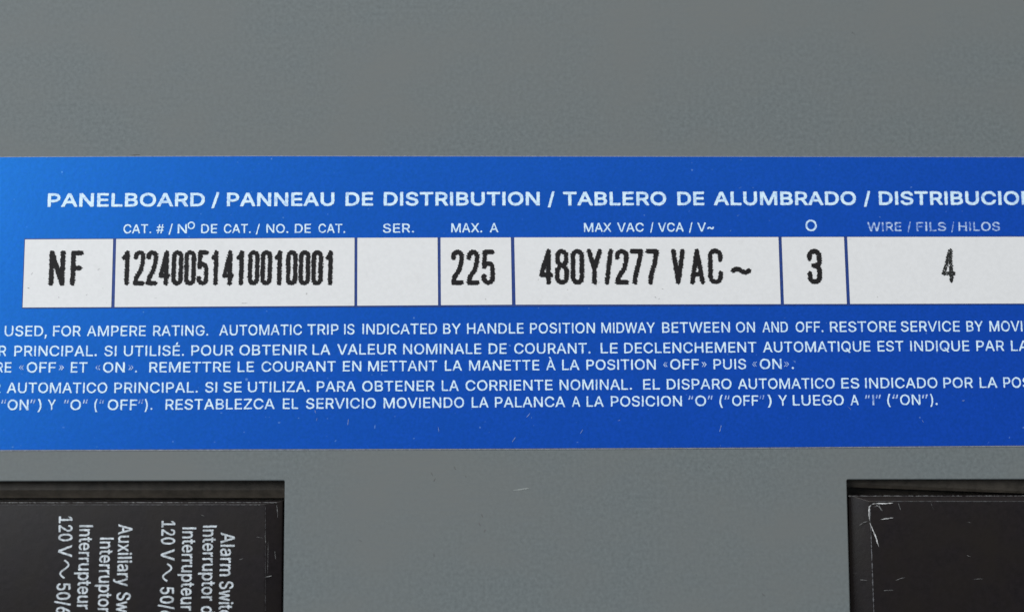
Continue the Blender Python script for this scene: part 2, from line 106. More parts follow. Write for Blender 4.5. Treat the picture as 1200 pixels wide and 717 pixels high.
"d":[424,[[219,-8,195,-8,164,-8,136,0,111,16,87,32,68,55,55,84,41,114,34,149,34,189,34,229,41,263,55,293,69,322,88,345,112,361,136,376,164,384,196,384,219,384,238,381,253,373,268,365,279,356,287,346,296,336,302,327,306,319,308,319,309,319,311,319,311,382,311,446,311,509,331,509,351,509,372,509,372,339,372,170,372,0,352,0,332,0,313,0,313,20,313,39,313,59,311,59,309,59,307,59,302,51,295,42,287,31,278,21,267,12,252,4,238,-4],[181,47,205,47,227,47,247,53,263,65,279,77,291,94,299,115,308,136,312,161,312,189,312,217,308,242,300,263,292,284,279,300,263,312,247,324,228,330,205,330,181,330,161,324,145,311,129,299,116,282,108,261,100,240,96,216,96,189,96,162,100,138,109,117,117,95,129,78,145,66,161,53]]],
"e":[404,[[238,-8,212,-8,175,-8,143,0,117,16,90,33,70,56,56,85,41,114,34,148,34,187,34,226,41,260,55,290,69,319,89,343,115,359,141,376,171,384,205,384,226,384,246,381,266,374,285,367,303,356,319,341,335,326,348,306,357,282,366,258,371,228,371,194,371,186,371,178,371,169,272,169,174,169,75,169,75,187,75,204,75,221,163,221,250,221,338,221,329,215,319,208,310,202,310,227,306,249,298,269,290,288,278,303,263,314,247,325,228,330,205,330,182,330,163,325,146,313,130,302,118,288,109,270,100,251,96,232,96,211,96,200,96,189,96,178,96,150,101,126,110,106,120,87,134,72,151,61,168,51,189,46,212,46,228,46,241,48,254,53,266,57,277,64,285,73,294,82,301,93,306,105,325,101,345,96,365,91,359,71,349,54,335,39,321,24,303,13,283,4,262,-4]]],
"f":[254,[[154,379,228,379,228,362,228,344,228,327,154,327,80,327,6,327,6,344,6,362,6,379,80,379],[101,0,81,0,81,144,81,288,81,432,81,453,86,471,96,486,106,500,119,511,135,519,152,526,169,530,187,530,201,530,213,529,222,527,232,525,238,523,243,521,238,503,233,486,227,468,224,470,220,471,215,472,210,473,203,474,195,474,176,474,163,469,154,460,146,451,142,437,142,419,142,279,142,140,142,0,121,0]]],
"g":[425,[[238,-151,207,-151,179,-151,155,-147,134,-140,113,-132,96,-123,82,-110,69,-98,58,-84,51,-69,67,-60,84,-50,101,-41,107,-49,113,-57,122,-66,130,-75,141,-82,154,-88,168,-94,186,-97,207,-97,238,-97,263,-90,282,-75,302,-60,311,-37,311,-6,311,19,311,44,311,68,310,68,308,68,306,68,301,60,295,51,287,41,278,32,267,23,252,16,238,8,219,5,195,5,164,5,137,12,113,27,88,41,69,62,55,90,41,118,34,152,34,191,34,230,41,264,55,293,69,322,88,345,112,361,137,376,165,384,196,384,220,384,239,381,253,373,268,365,280,356,288,346,297,336,303,327,308,319,309,319,311,319,313,319,313,339,313,359,313,379,333,379,353,379,372,379,372,250,372,121,372,-9,372,-42,365,-69,350,-90,335,-111,316,-126,291,-136,266,-146],[181,59,205,59,228,59,248,64,264,75,280,86,292,101,300,121,308,141,312,165,312,193,312,220,308,243,300,264,292,284,280,301,264,312,248,324,228,330,205,330,181,330,161,324,145,312,129,299,117,283,109,262,100,242,96,219,96,193,96,166,100,143,109,123,117,103,129,87,145,76,162,65]]],
"h":[410,[[114,249,114,227,114,151,114,76,114,0,93,0,73,0,53,0,53,170,53,339,53,509,73,509,93,509,114,509,114,435,114,361,114,287,110,287,106,287,102,287,114,322,131,347,152,362,174,377,199,384,227,384,253,384,276,379,295,369,315,358,330,342,341,321,352,299,357,273,357,240,357,160,357,80,357,0,337,0,316,0,296,0,296,78,296,157,296,235,296,265,288,288,273,304,258,321,237,329,210,329,192,329,175,325,161,317,146,309,135,298,126,283,118,267]]],
"i":[167,[[73,0,53,0,53,126,53,253,53,379,73,379,93,379,114,379,114,253,114,126,114,0,93,0],[95,443,84,443,72,443,62,447,54,455,45,462,41,472,41,483,41,494,45,504,54,512,62,520,72,524,84,524,95,524,106,520,114,512,122,504,126,494,126,483,126,472,122,462,114,455,106,447]]],
"l":[185,[[82,0,60,0,60,170,60,339,60,509,82,509,103,509,125,509,125,339,125,170,125,0,103,0]]],
"m":[610,[[73,0,53,0,53,126,53,253,53,379,72,379,92,379,112,379,112,351,112,323,112,295,111,295,109,295,108,295,113,316,121,332,132,346,144,359,157,369,172,376,187,383,203,386,219,386,247,386,270,378,287,361,305,344,316,322,321,295,318,295,315,295,312,295,317,313,325,329,337,343,349,357,364,367,381,375,398,382,416,386,437,386,459,386,479,381,497,372,515,362,530,348,541,328,551,309,557,285,557,255,557,170,557,85,557,0,536,0,516,0,496,0,496,85,496,169,496,254,496,281,488,301,473,313,457,325,439,330,419,330,402,330,387,327,374,320,362,313,352,303,345,290,339,278,335,263,335,247,335,165,335,82,335,0,315,0,295,0,274,0,274,87,274,173,274,260,274,281,267,298,253,311,239,324,221,330,199,330,185,330,171,327,158,320,144,313,134,303,126,289,118,276,114,258,114,238,114,159,114,79,114,0,93,0]]],
"n":[410,[[114,249,114,227,114,151,114,76,114,0,93,0,73,0,53,0,53,126,53,253,53,379,72,379,92,379,112,379,112,349,112,318,112,287,109,287,106,287,102,287,114,322,131,347,152,362,174,377,199,384,227,384,253,384,276,379,295,369,314,358,330,342,341,321,352,299,357,273,357,240,357,160,357,80,357,0,337,0,316,0,296,0,296,78,296,157,296,235,296,265,288,288,273,304,258,321,237,329,210,329,192,329,175,325,161,317,146,309,135,298,126,283,118,267]]],
"o":[415,[[242,-8,207,-8,173,-8,143,0,117,16,91,33,71,56,56,85,41,114,34,149,34,187,34,227,41,262,56,291,71,321,91,343,117,360,143,376,173,384,207,384,242,384,273,376,299,360,325,343,345,321,359,291,374,262,381,227,381,187,381,149,374,114,359,85,345,56,325,33,299,16,273,0],[182,46,207,46,233,46,254,53,270,66,287,79,299,96,307,117,315,139,319,162,319,187,319,213,315,236,307,258,299,280,287,297,270,310,254,323,233,330,207,330,182,330,161,323,145,310,129,297,116,280,108,258,100,237,96,213,96,187,96,162,100,139,108,117,116,96,129,79,145,66,161,53]]],
"p":[424,[[73,-143,53,-143,53,31,53,205,53,379,72,379,92,379,112,379,112,359,112,339,112,319,114,319,116,319,118,319,123,327,129,336,137,346,145,356,157,365,171,373,186,381,205,384,229,384,261,384,289,376,313,361,337,345,356,322,370,293,383,263,390,229,390,189,390,149,383,114,370,84,356,55,337,32,313,16,289,0,261,-8,229,-8,206,-8,187,-4,173,4,158,12,146,21,138,31,130,42,123,51,118,59,117,59,115,59,114,59,114,-8,114,-76,114,-143,93,-143],[197,47,220,47,244,47,263,53,279,66,295,78,308,95,316,117,324,138,328,162,328,189,328,216,324,240,316,261,308,282,296,299,280,311,264,324,244,330,220,330,197,330,177,324,161,312,145,300,133,284,125,263,117,242,113,217,113,189,113,161,117,136,125,115,133,94,146,77,162,65,178,53]]],
"r":[259,[[73,0,53,0,53,126,53,253,53,379,72,379,92,379,112,379,112,360,112,340,112,321,113,321,114,321,115,321,122,340,135,355,152,367,170,379,190,385,213,385,218,385,223,385,229,384,235,384,240,384,243,384,243,363,243,343,243,322,242,323,237,323,230,324,223,325,215,326,207,326,189,326,173,322,159,315,145,307,134,297,126,284,118,270,114,255,114,237,114,158,114,79,114,0,93,0]]],
"t":[227,[[138,379,204,379,204,362,204,344,204,327,138,327,72,327,6,327,6,344,6,362,6,379,72,379],[65,345,65,471,85,471,106,471,126,471,126,347,126,222,126,98,126,81,129,69,136,61,143,54,154,50,170,50,174,50,179,50,185,51,191,52,197,53,202,54,206,36,209,19,213,2,207,0,200,-2,192,-3,184,-4,176,-4,168,-4,136,-4,110,4,92,21,74,38,65,62,65,93,65,219]]],
"u":[410,[[211,-5,182,-5,157,-5,134,0,115,11,95,21,80,37,69,59,58,80,53,107,53,139,53,219,53,299,53,379,73,379,93,379,114,379,114,301,114,222,114,144,114,114,121,91,137,75,152,58,173,50,200,50,218,50,235,54,249,62,264,70,275,81,283,97,292,112,296,131,296,153,296,228,296,304,296,379,316,379,337,379,357,379,357,253,357,126,357,0,337,0,318,0,298,0,298,31,298,61,298,92,301,92,304,92,307,92,295,57,279,32,257,17,235,2]]],
"w":[567,[[158,0,138,0,99,126,61,253,23,379,44,379,66,379,87,379,103,324,118,269,133,214,140,191,147,165,154,137,161,108,168,76,175,41,172,41,168,41,165,41,172,75,179,106,186,135,193,163,199,190,206,214,221,269,237,324,252,379,273,379,295,379,316,379,332,324,347,269,362,214,368,190,375,164,382,136,388,107,395,76,402,41,399,41,395,41,391,41,399,75,406,107,413,135,420,164,427,190,434,214,449,269,465,324,480,379,502,379,523,379,545,379,506,253,468,126,429,0,409,0,389,0,368,0,352,57,335,114,319,172,314,189,309,207,305,225,300,243,295,261,291,280,286,299,281,318,277,338,281,338,286,338,291,338,286,319,281,299,277,280,272,261,267,243,263,225,258,206,253,189,248,172,231,114,215,57,199,0,178,0]]],
"x":[379,[[44,0,21,0,71,73,121,145,171,218,171,202,171,187,171,171,124,240,76,310,29,379,52,379,76,379,100,379,116,355,132,330,147,306,160,287,170,270,179,253,188,237,198,221,207,206,197,206,186,206,175,206,185,221,194,237,202,253,211,270,221,287,233,306,249,330,266,355,282,379,305,379,328,379,352,379,304,309,256,239,209,169,209,184,209,199,209,214,258,143,308,71,358,0,334,0,310,0,287,0,268,28,249,57,231,85,219,103,209,120,200,136,191,152,182,167,173,182,183,182,194,182,205,182,195,167,186,152,178,136,170,120,160,103,148,85,129,57,110,28,91,0,68,0]]],
"y":[389,[[51,-140,47,-139,52,-121,57,-103,61,-86,65,-86,68,-87,71,-87,83,-90,94,-91,104,-89,114,-87,122,-82,130,-74,138,-66,145,-53,151,-36,155,-24,159,-13,163,-1,114,126,66,252,17,379,40,379,62,379,84,379,111,305,138,230,165,155,174,132,181,109,187,87,193,64,199,42,206,21,198,21,191,21,184,21,190,42,196,64,202,87,209,110,216,132,224,155,251,230,278,305,305,379,327,379,349,379,371,379,316,234,260,88,204,-58,196,-78,187,-94,177,-107,166,-120,153,-129,139,-136,125,-142,109,-145,91,-145,81,-145,72,-144,65,-143,57,-142]]]}
LAYOUT = {
"title":[["PANELBOARD",-65.5207,13.912,-43.4235,14.0568,1.954],["/",-42.4796,14.0636,-41.3971,14.0715,1.9556],["PANNEAU",-40.3085,14.0794,-25.1433,14.1893,1.9569],["DE",-23.5753,14.2007,-19.6654,14.229,1.9585],["DISTRIBUTION",-18.1684,14.2399,3.9309,14.3401,1.9606],["/",5.076,14.3453,6.0578,14.3497,1.9626],["TABLERO",7.2519,14.3551,21.9146,14.4216,1.9642],["DE",23.5068,14.4288,27.3369,14.4461,1.966],["ALUMBRADO",28.6871,14.4523,48.9998,14.5443,1.9686],["/",50.0923,14.5492,51.0689,14.5537,1.9708],["DISTRIBUCION",52.2716,14.5591,74.6949,14.6585,1.9736]],
"head":[["heading for the catalogue number",[["CAT.",-54.7383,10.1582,-50.8337,10.1791,1.2959],["#",-50.1089,10.1831,-49.0304,10.1891,1.2962],["/",-48.3712,10.1928,-47.8318,10.1958,1.2963],["N",-47.1366,10.1997,-45.8297,10.207,1.2964],["DE",-43.833,10.2181,-41.5777,10.2307,1.2968],["CAT.",-40.6537,10.2359,-36.8363,10.2571,1.2971],["/",-36.1338,10.2611,-35.5573,10.2643,1.2973],["NO.",-34.6505,10.2693,-31.5505,10.2866,1.2976],["DE",-30.6611,10.2916,-28.3889,10.3042,1.2979],["CAT.",-27.3186,10.3102,-23.5532,10.3312,1.2982],["O",-45.751,10.7957,-44.7313,10.7986,1.0524]]],["heading for the series",[["SER.",-18.2319,10.3609,-13.8583,10.391,1.2992]]],["heading for the maximum amperes",[["MAX.",-8.589,10.4275,-4.2085,10.4579,1.3001],["A",-3.14,10.4653,-1.9325,10.4736,1.3005]]],["heading for the maximum voltage",[["MAX",10.1981,10.5577,14.0835,10.5847,1.2776],["VAC",14.919,10.5904,18.662,10.6155,1.2782],["/",19.5648,10.6201,20.0617,10.6226,1.2786],["VCA",20.7101,10.626,24.3474,10.6446,1.2789],["/",25.1054,10.6485,25.5906,10.651,1.2792],["V~",26.2881,10.6546,28.6542,10.6667,1.2795]]],["heading for the phases",[["O",41.6731,10.7789,43.2786,10.7836,1.6022]]],["heading for the wires",[["WIRE",50.5014,10.7788,55.3384,10.8036,1.2826],["/",56.1855,10.8079,56.7341,10.8107,1.2831],["FILS",57.4961,10.8146,61.7284,10.8363,1.2835],["/",62.4422,10.84,62.9303,10.8425,1.2839],["HILOS",63.51,10.8455,69.4441,10.8759,1.2845]]]],
"lines":[["English instruction line, ampere rating and automatic trip",[["USED,",-70.7215,-4.4034,-64.8381,-4.3934,1.4627],["FOR",-64.009,-4.3919,-60.1463,-4.3854,1.4632],["AMPERE",-59.3048,-4.3839,-51.121,-4.3498,1.4639],["RATING.",-50.1004,-4.3399,-42.4047,-4.2646,1.4648],["AUTOMATIC",-40.8952,-4.2498,-29.3656,-4.137,1.4661],["TRIP",-28.6152,-4.1297,-24.254,-4.087,1.467],["IS",-23.491,-4.0796,-22.0364,-4.0654,1.4674],["INDICATED",-20.9273,-4.0545,-10.4936,-3.9749,1.4681],["BY",-9.6453,-3.9692,-7.1711,-3.9525,1.469],["HANDLE",-6.2984,-3.9466,1.634,-3.8929,1.4697],["POSITION",2.532,-3.8869,11.639,-3.8253,1.4709],["MIDWAY",12.5504,-3.8191,20.0751,-3.769,1.4721],["BETWEEN",21.0959,-3.7624,30.6397,-3.7011,1.4734],["ON",31.4819,-3.6957,34.1654,-3.6785,1.4744],["AND",35.2126,-3.6717,38.8131,-3.6486,1.475],["OFF.",39.9094,-3.6416,43.8261,-3.6164,1.4757],["RESTORE",44.7545,-3.6104,54.0818,-3.5505,1.4768],["SERVICE",54.758,-3.5476,63.1082,-3.5121,1.4783],["BY",64.0515,-3.508,66.4103,-3.498,1.4794],["MOVING",67.3177,-3.4941,74.8609,-3.462,1.4804]]],["first French instruction line",[["DISJONCTEUR",-83.8444,-7.2054,-70.3582,-7.1855,1.4567],["PRINCIPAL.",-69.2478,-7.1838,-57.8254,-7.1669,1.4577],["SI",-56.7719,-7.1654,-55.1027,-7.1629,1.4583],["UTILIS\u00c9.",-54.0725,-7.1614,-45.7079,-7.0939,1.4592],["POUR",-44.7119,-7.0854,-38.8393,-7.0352,1.46],["OBTENIR",-38.0203,-7.0282,-28.6107,-6.9479,1.4609],["LA",-27.8497,-6.9414,-25.3757,-6.9203,1.4616],["VALEUR",-24.4002,-6.912,-16.1249,-6.8461,1.4622],["NOMINALE",-15.2073,-6.8407,-4.2815,-6.7767,1.4634],["DE",-3.2666,-6.7708,-0.7586,-6.7561,1.4643],["COURANT.",0.3047,-6.7499,11.0071,-6.6872,1.4652],["LE",12.4075,-6.679,14.8142,-6.6649,1.4663],["DECLENCHEMENT",15.7125,-6.6596,34.3074,-6.4961,1.4678],["AUTOMATIQUE",35.2327,-6.4876,50.3698,-6.3484,1.4703],["EST",51.394,-6.339,55.0461,-6.3102,1.4721],["INDIQUE",55.9985,-6.3059,64.3357,-6.2681,1.4733],["PAR",65.3499,-6.2635,69.2878,-6.2457,1.4744],["LA",70.2424,-6.2414,72.7324,-6.2301,1.4751]]],["second French instruction line",[["ENTRE",-75.5953,-9.4659,-69.5706,-9.4581,1.4289],["OFF",-67.4352,-9.4553,-63.4102,-9.4501,1.4295],["ET",-61.3436,-9.4474,-59.0755,-9.4445,1.4298],["ON",-56.8893,-9.4416,-53.8746,-9.4377,1.4302],[".",-52.4733,-9.431,-52.1422,-9.4289,1.4308],["REMETTRE",-50.4685,-9.4183,-39.208,-9.347,1.4314],["LE",-38.2124,-9.3407,-35.9597,-9.3265,1.4321],["COURANT",-34.9043,-9.3198,-24.5652,-9.2543,1.4329],["EN",-23.579,-9.2481,-21.0237,-9.2319,1.4337],["METTANT",-20.0608,-9.2258,-10.4585,-9.1551,1.4345],["LA",-9.3748,-9.1468,-6.9684,-9.1283,1.4352],["MANETTE",-5.9913,-9.1208,3.8244,-9.0455,1.436],["\u00c0",4.7735,-9.0383,6.0749,-9.0283,1.4369],["LA",7.0124,-9.0211,9.4134,-9.0027,1.4372],["POSITION",10.4051,-8.9951,20.116,-8.9257,1.4381],["OFF",22.151,-8.9149,26.1631,-8.8935,1.4394],["PUIS",28.2241,-8.8825,32.8158,-8.858,1.4402],["ON",34.7351,-8.8477,37.7951,-8.8314,1.4411],[".",39.1936,-8.8239,39.5298,-8.8222,1.4414],["\u00ab",-68.5017,-9.2189,-67.8173,-9.218,1.0719],["\u00bb",-63.0244,-9.2117,-62.2922,-9.2107,1.0723],["\u00ab",-57.9442,-9.205,-57.235,-9.2041,1.0725],["\u00bb",-53.3921,-9.1987,-52.6825,-9.1942,1.073],["\u00ab",21.1786,-8.6804,21.8132,-8.677,1.0793],["\u00bb",26.5446,-8.6517,27.2636,-8.6479,1.0799],["\u00ab",33.6427,-8.6137,34.3385,-8.61,1.0806],["\u00bb",38.1191,-8.5897,38.8395,-8.5859,1.081]]],["first Spanish instruction line",[["INTERRUPTOR",-84.1542,-12.3213,-70.9256,-12.3071,1.447],["AUTOMATICO",-70.0427,-12.3062,-56.1943,-12.2913,1.4481],["PRINCIPAL.",-55.2267,-12.2903,-43.6651,-12.2131,1.4495],["SI",-42.6484,-12.2052,-40.9812,-12.1922,1.4503],["SE",-40.1297,-12.1856,-37.5862,-12.1658,1.4505],["UTILIZA.",-36.7105,-12.159,-28.1599,-12.0926,1.4512],["PARA",-27.1643,-12.0849,-21.7449,-12.0428,1.4521],["OBTENER",-20.8432,-12.0357,-10.7843,-11.9576,1.453],["LA",-9.7977,-11.9499,-7.4196,-11.9314,1.4539],["CORRIENTE",-6.4681,-11.924,5.6408,-11.83,1.4548],["NOMINAL.",6.6539,-11.8221,16.7472,-11.7437,1.4564],["EL",18.3117,-11.7319,20.665,-11.716,1.4574],["DISPARO",21.6329,-11.7094,30.686,-11.6481,1.4583],["AUTOMATICO",31.6076,-11.6419,45.1848,-11.55,1.4601],["ES",46.1086,-11.5437,48.6408,-11.5266,1.4614],["INDICADO",49.4571,-11.521,59.6457,-11.4646,1.4625],["POR",60.4754,-11.4608,64.6499,-11.4415,1.4638],["LA",65.5886,-11.4372,68.0805,-11.4257,1.4646],["POSICION",68.9355,-11.4218,78.0946,-11.3802,1.4656]]],["second Spanish instruction line",[["\u201c",-70.7644,-14.6598,-70.0709,-14.6592,1.4431],["ON",-69.8417,-14.659,-66.9727,-14.6565,1.4433],["\u201d",-66.7434,-14.6563,-66.0377,-14.6557,1.4434],[")",-65.6848,-14.6554,-65.179,-14.6549,1.4434],["Y",-64.3084,-14.6541,-63.2494,-14.6532,1.4436],["\u201c",-62.1197,-14.6522,-61.437,-14.6516,1.4438],["O",-61.2016,-14.6514,-59.7417,-14.6501,1.4438],["\u201d",-59.4827,-14.6499,-58.7997,-14.6493,1.444],["(",-57.8929,-14.6485,-57.4807,-14.6481,1.4441],["\u201c",-57.2334,-14.6479,-56.5619,-14.6473,1.4442],["OFF",-56.0495,-14.6468,-51.984,-14.6343,1.4444],["\u201d",-51.7896,-14.6327,-51.1177,-14.6274,1.445],[").",-50.9586,-14.6262,-49.8504,-14.6174,1.445],["RESTABLEZCA",-48.058,-14.6032,-32.9784,-14.484,1.4459],["EL",-31.8196,-14.4748,-29.6905,-14.458,1.4469],["SERVICIO",-28.6139,-14.4495,-18.9391,-14.373,1.4477],["MOVIENDO",-17.8605,-14.3645,-6.6721,-14.2723,1.449],["LA",-5.6031,-14.2635,-3.2865,-14.2444,1.4499],["PALANCA",-2.3714,-14.2368,7.4056,-14.1563,1.4508],["A",8.3521,-14.1485,9.5071,-14.1389,1.4516],["LA",10.3943,-14.1316,12.7768,-14.112,1.4519],["POSICION",13.7896,-14.1037,23.7124,-14.0336,1.4528],["\u201c",24.6137,-14.0279,25.3181,-14.0235,1.4537],["O",25.5688,-14.022,27.0973,-14.0124,1.4539],["\u201d",27.3481,-14.0109,28.0647,-14.0064,1.4541],["(",28.9606,-14.0008,29.4146,-13.998,1.4543],["\u201c",29.6775,-13.9963,30.3944,-13.9918,1.4544],["OFF",30.7469,-13.9896,34.3928,-13.9669,1.4549],["\u201d",34.5781,-13.9657,35.2956,-13.9612,1.4551],[")",35.7142,-13.9586,36.2763,-13.9551,1.4553],["Y",37.2332,-13.9491,38.4296,-13.9417,1.4556],["LUEGO",39.2373,-13.9366,46.3857,-13.892,1.4563],["A",47.3383,-13.886,48.4887,-13.8788,1.457],["\u201c",49.3637,-13.8734,50.0589,-13.869,1.4573],["I",50.3826,-13.867,50.6704,-13.8652,1.4574],["\u201d",50.8982,-13.8638,51.6296,-13.8592,1.4576],["(",52.493,-13.8538,52.9368,-13.8511,1.4577],["\u201c",53.2126,-13.8493,54.0403,-13.8452,1.4579],["ON",54.3101,-13.8444,57.1536,-13.836,1.4584],["\u201d",57.3756,-13.8354,58.2398,-13.8329,1.4587],[").",58.5218,-13.832,59.5542,-13.829,1.4589]]]],
"breaker":[["white Auxiliary Switch print",[["Auxiliary",-54.2608,-30.3114,-54.1963,-38.7035,1.9347],["Switch",-54.1909,-39.5089,-54.1855,-45.5221,1.923]]],["white Interruptor print beside Auxiliary Switch",[["Interruptor",-56.7373,-32.1121,-56.6744,-42.2605,1.8964]]],["white Interrupteur print beside 120 V",[["Interrupteur",-59.6115,-30.4258,-59.5171,-41.7985,1.8977]]],["white 120 V print at the left",[["120",-62.482,-29.2376,-62.4146,-32.6081,1.8983],["V",-62.4157,-33.1529,-62.3728,-34.7736,1.8934],["50/60",-62.4269,-38.2923,-62.3219,-43.683,1.887]]],["white Alarm Switch print",[["Alarm",-40.1478,-31.4343,-40.18,-37.3337,1.9375],["Switch",-40.1851,-38.0261,-40.1686,-43.9434,1.9292]]],["white Interruptor print beside Alarm Switch",[["Interruptor",-42.6392,-30.4903,-42.5886,-40.6716,1.9028],["d",-42.581,-41.3609,-42.587,-42.3936,1.8892]]],["white Interrupteur print in the middle",[["Interrupteur",-45.4615,-30.7338,-45.4065,-41.9885,1.9016]]],["second white 120 V print",[["120",-48.3407,-29.8476,-48.3213,-33.0568,1.9018],["V",-48.3249,-33.6831,-48.3105,-35.2466,1.897],["50/60",-48.2672,-38.8248,-48.1909,-44.1606,1.8907]]]],
"sine":[[[-61.4926,-35.1789],[-61.1927,-35.3814],[-60.971,-35.5837],[-60.8847,-35.786],[-60.9548,-35.988],[-61.1602,-36.1899],[-61.4437,-36.3916],[-61.7271,-36.5933],[-61.9323,-36.795],[-62.0022,-36.9967],[-61.9159,-37.1985],[-61.6944,-37.4004],[-61.3949,-37.6024]],[[-47.4089,-35.6521],[-47.1105,-35.8499],[-46.8904,-36.0475],[-46.806,-36.2451],[-46.8782,-36.4424],[-47.0861,-36.6395],[-47.3721,-36.8366],[-47.6581,-37.0335],[-47.8657,-37.2305],[-47.9378,-37.4276],[-47.8533,-37.6247],[-47.6334,-37.8219],[-47.3353,-38.0192]]],
"cells":[[[[-68.4495,9.2494],[-56.1282,9.3499],[-56.0432,-0.2962],[-68.3719,-0.3775]],"white cell printed NF"],[[[-55.6975,9.3533],[-22.225,9.6149],[-22.1117,-0.0341],[-55.5795,-0.2929]],"white cell with the long catalogue number"],[[[-21.8159,9.6175],[-10.5198,9.6743],[-10.3833,0.0673],[-21.7051,-0.0308]],"empty white cell"],[[[-10.0979,9.6764],[-0.169,9.7263],[0.0,0.1573],[-9.9759,0.0709]],"white cell printed 225"],[[[0.3139,9.7285],[37.7735,9.8864],[37.8683,0.3231],[0.504,0.1595]],"white cell with the voltage"],[[[38.223,9.8883],[47.0975,9.9257],[47.2204,0.3641],[38.3271,0.3251]],"white cell printed 3"],[[[47.5598,9.9276],[80.4464,10.0642],[80.4405,0.5051],[47.6799,0.3661]],"white cell printed 4"]],
"field":[[-68.5753,9.3946],[80.6987,10.2129],[80.676,0.3594],[-68.4961,-0.5226]],
"label":[[-90.5705,20.9162],[-72.5633,21.0451],[-54.5038,21.1991],[-36.3897,21.3287],[0.0,21.4275],[36.5986,21.5144],[73.4076,21.6018],[91.8909,21.6331],[89.5,-19.3334],[71.4936,-19.4493],[35.6399,-19.7273],[0.0,-19.9094],[-35.4338,-20.0199],[-70.6644,-20.1414],[-88.2031,-20.2195]],
"film":[[-90.6969,21.0273],[-72.5685,21.1563],[-54.5077,21.3105],[-36.3922,21.4403],[0.0,21.5394],[36.6012,21.6266],[73.4129,21.7143],[92.0175,21.7459],[89.6096,-19.5116],[71.4853,-19.6272],[35.6357,-19.9047],[0.0,-20.0862],[-35.4297,-20.1962],[-70.6563,-20.3172],[-88.313,-20.395]],
"vals":[["printed letters NF",[["N",-64.9269,2.7012,2.2253,4.9926],["F",-61.9161,2.7081,1.7382,4.9938]],2.15],["printed catalogue number",[["1",-54.7597,2.7726,1.0727,4.9727],["2",-53.1387,2.7763,1.6214,4.9734],["2",-51.3623,2.7803,1.6218,4.9741],["4",-49.5854,2.7844,1.6223,4.9748],["0",-47.808,2.7884,1.6228,4.9755],["0",-46.0301,2.7924,1.6233,4.9763],["5",-44.2517,2.7965,1.6237,4.9769],["1",-42.3175,2.8009,1.0748,4.9777],["4",-40.6933,2.8046,1.6246,4.9783],["1",-38.7581,2.8089,1.0754,4.9792],["0",-37.133,2.8126,1.6255,4.9799],["0",-35.352,2.8167,1.6259,4.9805],["1",-33.4152,2.8211,1.0763,4.9813],["0",-31.7887,2.8248,1.6269,4.982],["0",-30.0062,2.8288,1.6273,4.9827],["0",-28.2233,2.8329,1.6278,4.9834],["1",-26.2842,2.8373,1.0775,4.9842]],2.0],["printed number 225",[["2",-8.5899,2.9502,1.8131,4.9919],["2",-6.4165,2.9552,1.8258,4.9927],["5",-4.2784,2.96,1.8745,4.9936]],2.1],["printed voltage 480Y/277 VAC",[["4",3.8002,3.027,2.0093,5.0705],["8",6.0381,3.0321,1.9739,5.0715],["0",8.2648,3.0372,1.9144,5.0723],["Y",10.5404,3.0424,2.168,5.0733],["/",13.0455,3.0238,1.2049,5.1475],["2",14.5398,3.0515,1.9524,5.0749],["7",16.6369,3.0563,1.9048,5.0758],["7",18.819,3.0612,1.9538,5.0767],["V",22.45,3.0938,2.0031,5.0784],["A",25.0928,3.0999,2.1127,5.1039],["C",27.6889,3.1301,2.0774,5.1052],["~",30.9048,4.5024,2.9028,1.1596]],2.1],["printed number 3",[["3",41.7605,3.1623,2.0578,5.0864]],2.2],["printed number 4, faint and broken",[["4",60.8358,3.4499,1.9793,4.8501]],2.1]],
"open_l":[[-91.4494,-24.503],[-31.3863,-24.3449],[-31.1273,-51.5743],[-90.1798,-51.4532]],
"open_r":[[46.5091,-24.2068],[107.2171,-24.1047],[106.2146,-51.8557],[46.4078,-51.7332]],
"plate":[[-127.2907,77.5646],[129.9099,79.6906],[121.783,-66.5848],[-119.4783,-65.8122]],
"bl":{"back":[[-92.5199,-23.9842],[-31.3519,-23.9756],[-31.0275,-51.6738],[-90.8787,-51.5527]],"o":[[-91.6644,-27.1996],[-31.9077,-27.1241],[-31.6173,-51.2516],[-90.2396,-51.1341]],"i":[[-90.0758,-27.5777],[-34.1741,-27.5156],[-33.8584,-49.9971],[-88.7644,-49.892]],"shelf":[2.75,2.75,3.1]},
"br":{"back":[[47.0917,-23.845],[109.3701,-23.8357],[107.3937,-51.9538],[46.2452,-51.8301]],"o":[[47.1962,-26.3037],[107.757,-26.2824],[106.7072,-51.5289],[46.9236,-51.409]],"i":[[49.808,-27.1974],[105.1476,-27.18],[104.277,-50.2617],[49.8741,-50.1575]],"shelf":[1.35,3.6,1.9]},
